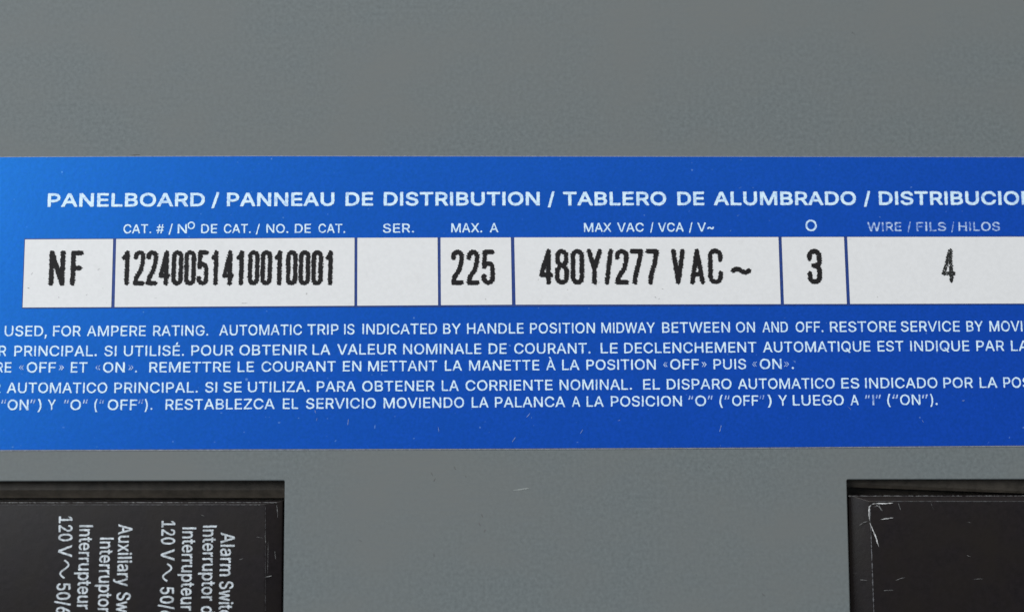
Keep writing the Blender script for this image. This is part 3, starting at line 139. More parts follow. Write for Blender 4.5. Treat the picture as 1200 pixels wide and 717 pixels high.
"scr_r":[[[[53.139,-27.4062],[51.7867,-27.4948],[50.6485,-27.465]],1.5],[[[50.6485,-27.465],[50.1041,-27.6128],[49.7629,-27.9674],[49.7052,-28.8239],[49.7595,-29.9153]],1.5],[[[49.7538,-30.0921],[50.1138,-30.9758],[50.4995,-31.9761],[50.9287,-33.4449]],1.5],[[[51.2937,-29.6799],[52.0761,-29.5622],[53.0983,-29.4445]],1.3],[[[50.6455,-27.5537],[51.1713,-27.9677],[51.513,-28.4995]],1.0],[[[51.0632,-27.6129],[51.6309,-28.5586]],0.8],[[[50.2723,-27.9675],[50.9355,-27.8494]],0.8],[[[53.8298,-27.3767],[54.1542,-28.3819]],0.8],[[[48.2748,-30.504],[48.8862,-30.0918],[49.6099,-29.9152]],0.9],[[[53.0991,-38.0108],[53.703,-37.778],[54.4838,-37.6036]],0.9],[[[51.3843,-39.408],[52.7558,-39.3221]],0.8],[[[63.1946,-34.6262],[63.6656,-34.8025]],0.9],[[[63.9551,-37.8753],[65.2717,-37.7889]],0.5],[[[58.3914,-27.3477],[58.7719,-28.3829]],0.3],[[[48.16,-37.9186],[49.1691,-38.0071]],0.5],[[[63.3846,-30.0377],[63.9806,-30.1264]],0.4]],
"scr_l":[[[[-33.9512,-37.4844],[-33.015,-37.3113]],0.7],[[[-37.5325,-35.131],[-37.0075,-34.957]],0.8],[[[-34.0829,-31.5792],[-33.9325,-33.038]],0.4],[[[-32.5451,-27.627],[-32.36,-29.3864]],0.6],[[[-32.706,-33.9127],[-32.5339,-35.0765]],0.4],[[[-35.252,-32.0165],[-34.3633,-32.2212]],0.3],[[[-42.9941,-29.0028],[-42.4583,-29.1786]],0.3],[[[-33.6214,-32.455],[-33.6039,-37.2528]],0.35]],
"edge_r":[[[[47.0937,-26.481],[47.8132,-26.481],[48.5327,-26.4811],[49.2522,-26.4811],[49.9719,-26.4812],[50.6916,-26.4812],[51.4115,-26.4812],[52.1314,-26.4813],[52.8514,-26.4813],[53.5714,-26.4814],[54.2916,-26.4814],[55.0118,-26.4814],[55.7321,-26.4815],[56.4525,-26.4815],[57.173,-26.4816],[57.8936,-26.4816],[58.6142,-26.4816],[59.3349,-26.4817],[60.0557,-26.4817],[60.7766,-26.4818],[61.4975,-26.4818],[62.2186,-26.4818],[62.9397,-26.4819],[63.6609,-26.4819],[64.3822,-26.482],[65.1036,-26.482],[65.825,-26.482],[66.5465,-26.4821],[67.2682,-26.4821],[67.9899,-26.4822],[68.7116,-26.4822],[69.4335,-26.4822],[70.1554,-26.4823],[70.8774,-26.4823],[71.5995,-26.4824],[72.3217,-26.4824],[73.044,-26.4825],[73.7663,-26.4825],[74.4887,-26.4825],[75.2113,-26.4826],[75.9338,-26.4826],[76.6565,-26.4827],[77.3793,-26.4827],[78.1021,-26.4827],[78.825,-26.4828],[79.548,-26.4828],[80.2711,-26.4829],[80.9942,-26.4829],[81.7175,-26.4829],[82.4408,-26.483],[83.1642,-26.483],[83.8877,-26.4831],[84.6113,-26.4831],[85.3349,-26.4831],[86.0586,-26.4832],[86.7824,-26.4832],[87.5063,-26.4833],[88.2303,-26.4833],[88.9544,-26.4834],[89.6785,-26.4834],[90.4027,-26.4834],[91.127,-26.4835],[91.8514,-26.4835],[92.5759,-26.4836],[93.3004,-26.4836],[94.0251,-26.4836],[94.7498,-26.4837],[95.4746,-26.4837],[96.1994,-26.4838],[96.9244,-26.4838],[97.6494,-26.4838],[98.3745,-26.4839],[99.0998,-26.4839],[99.825,-26.484],[100.5504,-26.484],[101.2758,-26.484],[102.0014,-26.4841],[102.727,-26.4841],[103.4527,-26.4842],[104.1785,-26.4842],[104.9043,-26.4843],[105.6303,-26.4843],[106.3563,-26.4843],[107.0824,-26.4844],[107.8086,-26.4844]],1.5],[[[50.6863,-27.1973],[51.4029,-27.1974],[52.1196,-27.1975],[52.8363,-27.1976],[53.5531,-27.1977],[54.27,-27.1978],[54.9869,-27.1978],[55.704,-27.1979],[56.4211,-27.198],[57.1383,-27.1981],[57.8556,-27.1982],[58.573,-27.1982],[59.2905,-27.1983],[60.008,-27.1984],[60.7256,-27.1985],[61.4433,-27.1986],[62.1611,-27.1986],[62.8789,-27.1987],[63.5969,-27.1988],[64.3149,-27.1989],[65.033,-27.199],[65.7512,-27.199],[66.4694,-27.1991],[67.1878,-27.1992],[67.9062,-27.1993],[68.6247,-27.1994],[69.3433,-27.1995],[70.0619,-27.1995],[70.7807,-27.1996],[71.4995,-27.1997],[72.2184,-27.1998],[72.9374,-27.1999],[73.6565,-27.1999],[74.3756,-27.2],[75.0949,-27.2001],[75.8142,-27.2002],[76.5336,-27.2003],[77.2531,-27.2003],[77.9726,-27.2004],[78.6923,-27.2005],[79.412,-27.2006],[80.1318,-27.2007],[80.8517,-27.2008],[81.5716,-27.2008],[82.2917,-27.2009],[83.0118,-27.201],[83.732,-27.2011],[84.4523,-27.2012],[85.1727,-27.2012],[85.8931,-27.2013],[86.6136,-27.2014],[87.3342,-27.2015],[88.0549,-27.2016],[88.7757,-27.2016],[89.4966,-27.2017],[90.2175,-27.2018],[90.9385,-27.2019],[91.6596,-27.202],[92.3808,-27.2021],[93.1021,-27.2021],[93.8234,-27.2022],[94.5448,-27.2023],[95.2664,-27.2024],[95.9879,-27.2025],[96.7096,-27.2025],[97.4314,-27.2026],[98.1532,-27.2027],[98.8751,-27.2028],[99.5971,-27.2029],[100.3192,-27.2029],[101.0414,-27.203],[101.7636,-27.2031],[102.4859,-27.2032],[103.2083,-27.2033],[103.9308,-27.2034],[104.6534,-27.2034]],0.9],[[[49.8798,-27.7626],[49.8822,-28.3511],[49.8845,-28.9391],[49.8868,-29.5266],[49.8891,-30.1137],[49.8915,-30.7004],[49.8938,-31.2866],[49.8961,-31.8724],[49.8984,-32.4577],[49.9007,-33.0426],[49.9031,-33.627],[49.9054,-34.211],[49.9077,-34.7945],[49.91,-35.3776],[49.9123,-35.9603],[49.9146,-36.5425],[49.9169,-37.1243],[49.9192,-37.7056],[49.9215,-38.2865],[49.9238,-38.8669],[49.9261,-39.4469],[49.9284,-40.0265],[49.9307,-40.6056],[49.933,-41.1843],[49.9353,-41.7625],[49.9376,-42.3403],[49.9399,-42.9177],[49.9422,-43.4946],[49.9444,-44.0711],[49.9467,-44.6472],[49.949,-45.2228],[49.9513,-45.798],[49.9536,-46.3727],[49.9558,-46.947],[49.9581,-47.5209],[49.9604,-48.0944],[49.9626,-48.6674],[49.9649,-49.24],[49.9672,-49.8121]],1.1]],
"edge_l":[[[[-89.5835,-27.3484],[-88.9981,-27.3485],[-88.4126,-27.3486],[-87.8271,-27.3486],[-87.2416,-27.3487],[-86.656,-27.3488],[-86.0703,-27.3488],[-85.4846,-27.3489],[-84.8988,-27.349],[-84.313,-27.3491],[-83.7271,-27.3491],[-83.1412,-27.3492],[-82.5552,-27.3493],[-81.9692,-27.3494],[-81.3831,-27.3494],[-80.7969,-27.3495],[-80.2107,-27.3496],[-79.6245,-27.3497],[-79.0382,-27.3497],[-78.4518,-27.3498],[-77.8654,-27.3499],[-77.2789,-27.35],[-76.6924,-27.35],[-76.1058,-27.3501],[-75.5191,-27.3502],[-74.9325,-27.3502],[-74.3457,-27.3503],[-73.7589,-27.3504],[-73.172,-27.3505],[-72.5851,-27.3505],[-71.9982,-27.3506],[-71.4112,-27.3507],[-70.8241,-27.3508],[-70.2369,-27.3508],[-69.6498,-27.3509],[-69.0625,-27.351],[-68.4752,-27.3511],[-67.8879,-27.3511],[-67.3005,-27.3512],[-66.713,-27.3513],[-66.1255,-27.3514],[-65.538,-27.3514],[-64.9503,-27.3515],[-64.3627,-27.3516],[-63.7749,-27.3517],[-63.1871,-27.3517],[-62.5993,-27.3518],[-62.0114,-27.3519],[-61.4235,-27.3519],[-60.8355,-27.352],[-60.2474,-27.3521],[-59.6593,-27.3522],[-59.0711,-27.3522],[-58.4829,-27.3523],[-57.8946,-27.3524],[-57.3063,-27.3525],[-56.7179,-27.3525],[-56.1295,-27.3526],[-55.541,-27.3527],[-54.9524,-27.3528],[-54.3638,-27.3528],[-53.7752,-27.3529],[-53.1865,-27.353],[-52.5977,-27.3531],[-52.0089,-27.3531],[-51.42,-27.3532],[-50.8311,-27.3533],[-50.2421,-27.3534],[-49.653,-27.3534],[-49.0639,-27.3535],[-48.4748,-27.3536],[-47.8856,-27.3537],[-47.2963,-27.3537],[-46.707,-27.3538],[-46.1176,-27.3539],[-45.5282,-27.3539],[-44.9387,-27.354],[-44.3492,-27.3541],[-43.7596,-27.3542],[-43.17,-27.3542],[-42.5803,-27.3543],[-41.9905,-27.3544],[-41.4007,-27.3545],[-40.8108,-27.3545],[-40.2209,-27.3546],[-39.6309,-27.3547],[-39.0409,-27.3548],[-38.4508,-27.3548],[-37.8607,-27.3549],[-37.2705,-27.355],[-36.6802,-27.3551],[-36.0899,-27.3551],[-35.4996,-27.3552],[-34.9092,-27.3553],[-34.3187,-27.3554],[-33.7282,-27.3554],[-33.1376,-27.3555],[-32.547,-27.3556]],1.1],[[[-89.3624,-27.6475],[-88.7785,-27.6476],[-88.1945,-27.6477],[-87.6105,-27.6478],[-87.0265,-27.6479],[-86.4423,-27.648],[-85.8582,-27.6481],[-85.274,-27.6481],[-84.6897,-27.6482],[-84.1053,-27.6483],[-83.521,-27.6484],[-82.9365,-27.6485],[-82.352,-27.6486],[-81.7675,-27.6487],[-81.1829,-27.6488],[-80.5982,-27.6488],[-80.0135,-27.6489],[-79.4288,-27.649],[-78.8439,-27.6491],[-78.2591,-27.6492],[-77.6741,-27.6493],[-77.0892,-27.6494],[-76.5041,-27.6495],[-75.919,-27.6495],[-75.3339,-27.6496],[-74.7487,-27.6497],[-74.1634,-27.6498],[-73.5781,-27.6499],[-72.9928,-27.65],[-72.4074,-27.6501],[-71.8219,-27.6502],[-71.2364,-27.6503],[-70.6508,-27.6503],[-70.0652,-27.6504],[-69.4795,-27.6505],[-68.8937,-27.6506],[-68.3079,-27.6507],[-67.7221,-27.6508],[-67.1362,-27.6509],[-66.5502,-27.651],[-65.9642,-27.651],[-65.3781,-27.6511],[-64.792,-27.6512],[-64.2058,-27.6513],[-63.6196,-27.6514],[-63.0333,-27.6515],[-62.447,-27.6516],[-61.8606,-27.6517],[-61.2741,-27.6517],[-60.6876,-27.6518],[-60.1011,-27.6519],[-59.5145,-27.652],[-58.9278,-27.6521],[-58.3411,-27.6522],[-57.7543,-27.6523],[-57.1675,-27.6524],[-56.5806,-27.6524],[-55.9936,-27.6525],[-55.4067,-27.6526],[-54.8196,-27.6527],[-54.2325,-27.6528],[-53.6453,-27.6529],[-53.0581,-27.653],[-52.4709,-27.6531],[-51.8835,-27.6532],[-51.2962,-27.6532],[-50.7087,-27.6533],[-50.1213,-27.6534],[-49.5337,-27.6535],[-48.9461,-27.6536],[-48.3585,-27.6537],[-47.7708,-27.6538],[-47.183,-27.6539],[-46.5952,-27.6539],[-46.0073,-27.654],[-45.4194,-27.6541],[-44.8314,-27.6542],[-44.2434,-27.6543],[-43.6553,-27.6544],[-43.0672,-27.6545],[-42.479,-27.6546],[-41.8907,-27.6546],[-41.3024,-27.6547],[-40.7141,-27.6548],[-40.1256,-27.6549],[-39.5372,-27.655],[-38.9486,-27.6551],[-38.3601,-27.6552],[-37.7714,-27.6553],[-37.1827,-27.6554],[-36.594,-27.6554],[-36.0052,-27.6555],[-35.4164,-27.6556],[-34.8274,-27.6557]],0.8],[[[-34.1186,-27.7494],[-34.103,-28.4508],[-34.0874,-29.1516],[-34.0718,-29.8518],[-34.0562,-30.5513],[-34.0406,-31.2502],[-34.0251,-31.9484],[-34.0095,-32.646],[-33.994,-33.343],[-33.9785,-34.0393],[-33.963,-34.735],[-33.9475,-35.4301],[-33.9321,-36.1245],[-33.9166,-36.8183],[-33.9012,-37.5115],[-33.8858,-38.204],[-33.8704,-38.896],[-33.855,-39.5872],[-33.8396,-40.2779],[-33.8242,-40.9679],[-33.8089,-41.6573],[-33.7935,-42.3461],[-33.7782,-43.0342],[-33.7629,-43.7218],[-33.7476,-44.4087],[-33.7323,-45.0949],[-33.717,-45.7806],[-33.7018,-46.4656],[-33.6865,-47.1501],[-33.6713,-47.8339],[-33.6561,-48.517],[-33.6409,-49.1996],[-33.6257,-49.8816]],0.35]],
"marks_plate":[[[[0.0,-25.7],[1.1803,-25.5478],[2.4792,-25.3371]],1.6],[[[-8.0368,-22.36],[-7.7982,-22.8296]],1.2],[[[-6.4956,-23.6506],[-6.3176,-23.8851]],1.2],[[[-11.219,-23.1824],[-10.9796,-23.6513]],0.8],[[[-10.6233,-24.0029],[-10.8559,-24.4715]],0.7],[[[-4.2378,-28.91],[-4.0012,-29.3758]],0.7],[[[-4.5873,-30.0738],[-4.3508,-30.5389]],0.8],[[[-3.6444,-31.004],[-3.8786,-31.3523]],0.6],[[[27.2593,-22.3505],[27.4926,-22.5859]],0.8],[[[-10.7864,-34.2449],[-10.666,-34.7073]],0.5],[[[25.2333,-37.0466],[25.4646,-37.2778]],0.5],[[[-54.0299,21.4485],[-52.826,21.5273]],0.9],[[[34.3523,-39.7088],[34.8147,-40.0548]],0.9],[[[-21.1124,-32.3876],[-20.6408,-32.6194]],0.5],[[[49.1701,40.0235],[49.6543,39.6428]],0.6]],
"marks_label":[[[[-27.1345,-16.1243],[-27.0235,-15.7103]],1.0],[[[-22.8086,-16.7121],[-22.7026,-15.8843]],0.9],[[[-10.1345,-17.6489],[-10.2577,-16.9397]],0.6],[[[2.0196,-15.6278],[2.4959,-15.0343]],0.9],[[[28.8925,-17.6238],[29.1488,-16.6748]],0.9],[[[63.0058,-13.2519],[63.3687,-13.1918]],1.6],[[[0.0,-19.06],[0.4743,-18.3512]],0.9],[[[14.7418,-16.0923],[15.1,-15.9734]],0.9],[[[-27.3984,-14.586],[-27.2716,-15.0596]],0.7],[[[46.9022,-14.0433],[47.3667,-14.5197]],0.6],[[[9.4959,-17.8729],[9.8561,-17.2809]],0.8],[[[57.2612,-15.9407],[57.4875,-16.2976]],0.6]],
"marks_cell":[[[[-67.7805,2.3929],[-67.5401,2.3331]],1.6],[[[-63.4444,1.0753],[-63.3231,1.0152]],1.5],[[[-67.3859,4.2674],[-67.1583,4.51]],0.8],[[[-59.6506,1.3849],[-59.4173,1.5061]],0.5],[[[11.6731,3.1179],[11.9121,2.8753]],0.9],[[[12.1558,3.2406],[12.3982,3.4236]],0.8],[[[20.0868,1.3144],[20.2659,1.1934]],1.0],[[[21.0671,2.5313],[21.3066,2.4102]],1.0],[[[20.5639,0.9513],[20.8064,1.0732]],0.7],[[[-37.9317,0.2846],[-37.0968,0.2984]],0.3],[[[-58.1156,4.8954],[-57.8861,5.1384]],0.7]],
"cam":[-3.1153,-198.30976,-25.75912],
"pitch":7.400000000000001,
"yaw":-0.9}

# ---------------------------------------------------------------- materials
def new_mat(name):
    m = bpy.data.materials.new(name); m.use_nodes = True
    nt = m.node_tree
    return m, nt, nt.nodes['Principled BSDF']
def N(nt, kind, **kw):
    n = nt.nodes.new(kind)
    for k, v in kw.items():
        if k in n.inputs: n.inputs[k].default_value = v
        else: setattr(n, k, v)
    return n
def ramp(nt, fac, stops):
    r = nt.nodes.new('ShaderNodeValToRGB')
    e = r.color_ramp.elements
    while len(e) < len(stops): e.new(0.5)
    for i, (p, c) in enumerate(stops):
        e[i].position = p; e[i].color = (*c, 1)
    nt.links.new(fac, r.inputs[0])
    return r.outputs[0]
def noise(nt, scale, detail=3, rough=0.5, stretch=(1, 1, 1)):
    tc = nt.nodes.new('ShaderNodeTexCoord')
    mp = nt.nodes.new('ShaderNodeMapping'); mp.inputs['Scale'].default_value = stretch
    nt.links.new(tc.outputs['Object'], mp.inputs[0])
    n = N(nt, 'ShaderNodeTexNoise', Scale=scale, Detail=detail, Roughness=rough)
    nt.links.new(mp.outputs[0], n.inputs['Vector'])
    return n.outputs[0]
def mix(nt, a, b, fac):
    m = nt.nodes.new('ShaderNodeMix'); m.data_type = 'RGBA'
    for s, v in ((m.inputs[0], fac), (m.inputs[6], a), (m.inputs[7], b)):
        if hasattr(v, 'links'): nt.links.new(v, s)
        elif isinstance(v, (int, float)): s.default_value = v
        else: s.default_value = (*v, 1)
    return m.outputs[2]
def bump(nt, bsdf, h, strength, dist):
    b = N(nt, 'ShaderNodeBump', Strength=strength, Distance=dist)
    nt.links.new(h, b.inputs['Height']); nt.links.new(b.outputs[0], bsdf.inputs['Normal'])
def mottle(nt, base, amt, scale=2500):
    """fine uneven tone of a printed or painted surface"""
    n = noise(nt, scale, 2, 0.6)
    lo = tuple(c * (1 - amt) for c in base); hi = tuple(min(1, c * (1 + amt)) for c in base)
    return ramp(nt, n, [(0.3, lo), (0.7, hi)])

def grey_paint():
    m, nt, b = new_mat('grey_enamel_paint')
    fine = mottle(nt, (0.142, 0.160, 0.163), 0.13, 1900)
    warm = noise(nt, 38, 4, 0.55, (1, 1, 1.6))
    f = ramp(nt, warm, [(0.38, (0, 0, 0)), (0.66, (1, 1, 1))])
    c = mix(nt, fine, (0.152, 0.162, 0.160), f)
    streak = noise(nt, 300, 3, 0.5, (1, 1, 9))
    f2 = ramp(nt, streak, [(0.45, (0, 0, 0)), (0.8, (0.35, 0.35, 0.35))])
    c = mix(nt, c, (0.138, 0.153, 0.164), f2)
    nt.links.new(c, b.inputs['Base Color'])
    b.inputs['Roughness'].default_value = 0.55
    b.inputs['Specular IOR Level'].default_value = 0.2
    bump(nt, b, noise(nt, 900, 3, 0.55), 0.25, 0.00004)
    return m
def blue_print():
    m, nt, b = new_mat('blue_screen_print')
    c = mottle(nt, (0.006, 0.034, 0.38), 0.15, 2300)
    spot = noise(nt, 160, 4, 0.6)
    c = mix(nt, c, (0.005, 0.030, 0.345), ramp(nt, spot, [(0.45, (0, 0, 0)), (0.75, (0.7, 0.7, 0.7))]))
    # tiny dust and pinholes in the print
    dust = noise(nt, 1500, 1, 0.5)
    c = mix(nt, c, (0.16, 0.28, 0.60), ramp(nt, dust, [(0.765, (0, 0, 0)), (0.81, (0.6, 0.6, 0.6))]))
    nt.links.new(c, b.inputs['Base Color'])
    b.inputs['IOR'].default_value = 2.6       # glossy ink film whose sheen is tinted blue
    b.inputs['Specular Tint'].default_value = (0.04, 0.46, 1.0, 1)
    b.inputs['Roughness'].default_value = 0.40
    bump(nt, b, noise(nt, 1300, 3, 0.6), 0.3, 0.00004)
    return m
def white_ink():
    m, nt, b = new_mat('pale_print')
    n = noise(nt, 1900, 2, 0.6)
    c = ramp(nt, n, [(0.30, (0.36, 0.54, 0.82)), (0.46, (0.58, 0.76, 0.92)), (0.7, (0.70, 0.86, 0.95))])
    nt.links.new(c, b.inputs['Base Color']); b.inputs['Roughness'].default_value = 0.5
    return m
def worn_ink():
    m, nt, b = new_mat('worn_pale_print')
    n = noise(nt, 2600, 2, 0.6)
    c = ramp(nt, n, [(0.36, (0.07, 0.17, 0.55)), (0.55, (0.40, 0.54, 0.80)), (0.75, (0.6, 0.72, 0.9))])
    nt.links.new(c, b.inputs['Base Color']); b.inputs['Roughness'].default_value = 0.5
    return m
def simple(name, col, rough=0.5, amt=0.1, scale=2500, spec=0.5, metal=0.0, bmp=0.0):
    m, nt, b = new_mat(name)
    nt.links.new(mottle(nt, col, amt, scale), b.inputs['Base Color'])
    b.inputs['Roughness'].default_value = rough
    b.inputs['Specular IOR Level'].default_value = spec
    b.inputs['Metallic'].default_value = metal
    if bmp: bump(nt, b, noise(nt, 1500, 3, 0.6), bmp, 0.00005)
    return m
def cell_white():
    m, nt, b = new_mat('cell_white_print')
    fine = mottle(nt, (0.715, 0.71, 0.715), 0.025, 1800)
    dirt = noise(nt, 420, 5, 0.7)
    c = mix(nt, fine, (0.62, 0.61, 0.605), ramp(nt, dirt, [(0.58, (0, 0, 0)), (0.85, (0.6, 0.6, 0.6))]))
    speck = noise(nt, 1500, 1, 0.4)
    c = mix(nt, c, (0.22, 0.21, 0.19), ramp(nt, speck, [(0.80, (0, 0, 0)), (0.85, (0.5, 0.5, 0.5))]))
    nt.links.new(c, b.inputs['Base Color']); b.inputs['Roughness'].default_value = 0.45
    return m
def black_plastic():
    m, nt, b = new_mat('black_moulded_plastic')
    c = mottle(nt, (0.0095, 0.007, 0.008), 0.25, 1500)
    n = noise(nt, 130, 4, 0.6)
    c = mix(nt, c, (0.012, 0.009, 0.0075), ramp(nt, n, [(0.4, (0, 0, 0)), (0.7, (1, 1, 1))]))
    sc = noise(nt, 900, 2, 0.5, (0.25, 1, 1))
    c = mix(nt, c, (0.045, 0.04, 0.04), ramp(nt, sc, [(0.74, (0, 0, 0)), (0.82, (0.6, 0.6, 0.6))]))
    nt.links.new(c, b.inputs['Base Color']); b.inputs['Roughness'].default_value = 0.42
    b.inputs['Specular IOR Level'].default_value = 0.25
    bump(nt, b, noise(nt, 1400, 3, 0.6), 0.3, 0.00006)
    return m
def scuff(name, col, lo, hi):
    m, nt, b = new_mat(name)
    n = noise(nt, 1100, 3, 0.7)
    c = ramp(nt, n, [(lo, (0.03, 0.028, 0.03)), (hi, col)])
    nt.links.new(c, b.inputs['Base Color']); b.inputs['Roughness'].default_value = 0.6
    return m

M_GREY = grey_paint(); M_BLUE = blue_print(); M_INK = white_ink(); M_WORN = worn_ink()
M_FILM = simple('pale_film_edge', (0.20, 0.22, 0.27), 0.5, 0.3)
M_CELL = cell_white()
M_RULE = simple('navy_rule', (0.004, 0.034, 0.20), 0.5, 0.2)
M_BLACK_INK = simple('black_stamped_ink', (0.010, 0.009, 0.010), 0.6, 0.3, 1800, 0.2)
M_GREY_INK = simple('thin_black_ink', (0.012, 0.013, 0.012), 0.55, 0.4, 2600, 0.35)
M_PLASTIC = black_plastic()
M_SHOULDER = simple('brown_black_plastic', (0.088, 0.072, 0.056), 0.42, 0.3, 700, 0.4, 0, 0.4)
M_BRK_INK = simple('white_pad_print', (0.50, 0.54, 0.58), 0.5, 0.35, 2500)
M_INSIDE = simple('dark_interior', (0.012, 0.012, 0.013), 0.7, 0.2)
M_SCRATCH = scuff('scratched_white_plastic', (0.58, 0.58, 0.58), 0.34, 0.58)
M_RUB = scuff('rubbed_edge_plastic', (0.24, 0.24, 0.24), 0.36, 0.66)
M_FAINT = scuff('faint_rub', (0.10, 0.10, 0.105), 0.38, 0.7)
M_EDGE = scuff('rubbed_side_edge', (0.13, 0.13, 0.14), 0.25, 0.6)
M_DUST = simple('pale_dust', (0.16, 0.25, 0.52), 0.7, 0.3)
M_SCRAPE = simple('pale_scrape_on_grey', (0.25, 0.27, 0.265), 0.6, 0.15)
M_GRIT = simple('dark_grit', (0.10, 0.095, 0.095), 0.7, 0.3)

# ---------------------------------------------------------------- builders
def link(name, me, mat, parent=None, label=None, loc=(0, 0, 0)):
    if mat and not me.materials: me.materials.append(mat)
    o = bpy.data.objects.new(name, me); C.objects.link(o)
    o.location = loc
    if parent: o.parent = parent
    if label: o['label'] = label
    return o
def thing(name, label, cat, loc=(0, 0, 0)):
    o = bpy.data.objects.new(name, None); C.objects.link(o)
    o.empty_display_size = 0.01
    o.location = loc; o['label'] = label; o['category'] = cat
    return o
def curve_mesh(name, splines, extrude=0.0, bevel=0.0, bres=2, offset=0.0, y=0.0, res=3):
    """filled flat shape given in mm (x, z); becomes a mesh standing in the XZ plane, front towards -Y"""
    cu = bpy.data.curves.new(name, 'CURVE'); cu.dimensions = '2D'; cu.fill_mode = 'BOTH' if extrude or bevel else 'FRONT'
    K = 100.0      # work large: the fill and offset code is tuned for sizes around 1 to 100
    cu.resolution_u = res; cu.extrude = extrude * K; cu.bevel_depth = bevel * K; cu.bevel_resolution = bres; cu.offset = offset * K
    for s in splines:
        s = [[v * K for v in q] for q in s]
        sp = cu.splines.new('BEZIER'); n = len(s); sp.bezier_points.add(n - 1); sp.use_cyclic_u = True
        for p, q in zip(sp.bezier_points, s):
            if len(q) == 6:
                p.handle_left_type = p.handle_right_type = 'FREE'
                p.handle_left = (q[0], q[1], 0); p.co = (q[2], q[3], 0); p.handle_right = (q[4], q[5], 0)
            else:
                p.handle_left_type = p.handle_right_type = 'VECTOR'; p.co = (q[0], q[1], 0)
    o = bpy.data.objects.new('tmp', cu); C.objects.link(o)
    bpy.context.view_layer.update()
    dg = bpy.context.evaluated_depsgraph_get()
    me = bpy.data.meshes.new_from_object(o.evaluated_get(dg))
    bpy.data.objects.remove(o); bpy.data.curves.remove(cu)
    me.name = name
    co = np.empty(len(me.vertices) * 3); me.vertices.foreach_get('co', co); co = co.reshape(-1, 3)
    co = co / K
    out = np.stack([co[:, 0], y - co[:, 2], co[:, 1]], 1) * MM      # z of the flat curve points out of the panel
    me.vertices.foreach_set('co', out.ravel()); me.update()
    return me
def rounded(poly, r, n=4):
    """polygon with its corners rounded by radius r"""
    out = []; L = len(poly)
    for i in range(L):
        p = Vector(poly[i]); a = (Vector(poly[i - 1]) - p).normalized(); b = (Vector(poly[(i + 1) % L]) - p).normalized()
        ang = a.angle(b)
        if ang > 3.0: out.append(tuple(p)); continue
        t = r / math.tan(ang / 2)
        p0, p1 = p + a * t, p + b * t
        for k in range(n + 1):
            u = k / n
            q = p0 * (1 - u) ** 2 + p * 2 * u * (1 - u) + p1 * u ** 2
            out.append(tuple(q))
    return out

def flatten(sp, n=3):
    """one closed bezier outline -> list of points"""
    q = [sp[i:i + 6] for i in range(0, len(sp), 6)]; out = []
    for a, b in zip(q, q[1:] + q[:1]):
        p0, p1, p2, p3 = a[2:4], a[4:6], b[0:2], b[2:4]
        flat = abs((p1[0] - p0[0]) * (p3[1] - p0[1]) - (p1[1] - p0[1]) * (p3[0] - p0[0])) < 900 and abs((p2[0] - p0[0]) * (p3[1] - p0[1]) - (p2[1] - p0[1]) * (p3[0] - p0[0])) < 900
        m = 1 if flat else n
        for k in range(m):
            t = k / m; u = 1 - t
            out.append(tuple(u ** 3 * p0[j] + 3 * u * u * t * p1[j] + 3 * u * t * t * p2[j] + t ** 3 * p3[j] for j in (0, 1)))
    return out
FLAT = {ch: (g[0], [flatten(sp) for sp in g[1]]) for ch, g in GLYPHS.items()}
def march(f, X, Z, verts, faces, place):
    """filled outline f > 0 on a grid; whole cells merged along each row"""
    cache = {}
    ins = f > 0
    def V(k, x, z):
        if k not in cache: cache[k] = len(verts); verts.append(place(x, z))
        return cache[k]
    def corner(j, i): return V((j, i), X[i], Z[j])
    def edge(a, b):
        if b < a: a, b = b, a
        fa, fb = f[a], f[b]; t = min(max(fa / (fa - fb), .03), .97)
        return V((a, b), X[a[1]] + (X[b[1]] - X[a[1]]) * t, Z[a[0]] + (Z[b[0]] - Z[a[0]]) * t)
    cnt = ins[:-1, :-1].astype(int) + ins[1:, :-1] + ins[:-1, 1:] + ins[1:, 1:]
    for j in range(f.shape[0] - 1):
        row = cnt[j]; nz = np.nonzero(row)[0]; k = 0
        while k < len(nz):
            i = int(nz[k])
            if row[i] == 4:
                e = i
                while k + 1 < len(nz) and nz[k + 1] == e + 1 and row[e + 1] == 4: k += 1; e += 1
                faces.append((corner(j, i), corner(j, e + 1), corner(j + 1, e + 1), corner(j + 1, i)))
            else:
                cyc = [(j, i), (j, i + 1), (j + 1, i + 1), (j + 1, i)]; poly = []
                for a, b in zip(cyc, cyc[1:] + cyc[:1]):
                    if ins[a]: poly.append(corner(*a))
                    if ins[a] != ins[b]: poly.append(edge(a, b))
                if len(poly) >= 3: faces.append(tuple(poly))
            k += 1
def smooth_noise(shape, cell, rng):
    g = rng.random((int(shape[0] / cell) + 3, int(shape[1] / cell) + 3))
    y = np.arange(shape[0]) / cell; x = np.arange(shape[1]) / cell
    yi = y.astype(int); xi = x.astype(int); fy = (y - yi)[:, None]; fx = (x - xi)[None]
    fy = fy * fy * (3 - 2 * fy); fx = fx * fx * (3 - 2 * fx)
    return ((g[yi][:, xi] * (1 - fy) + g[yi + 1][:, xi] * fy) * (1 - fx) + (g[yi][:, xi + 1] * (1 - fy) + g[yi + 1][:, xi + 1] * fy) * fx)
PRNG = np.random.default_rng(5)
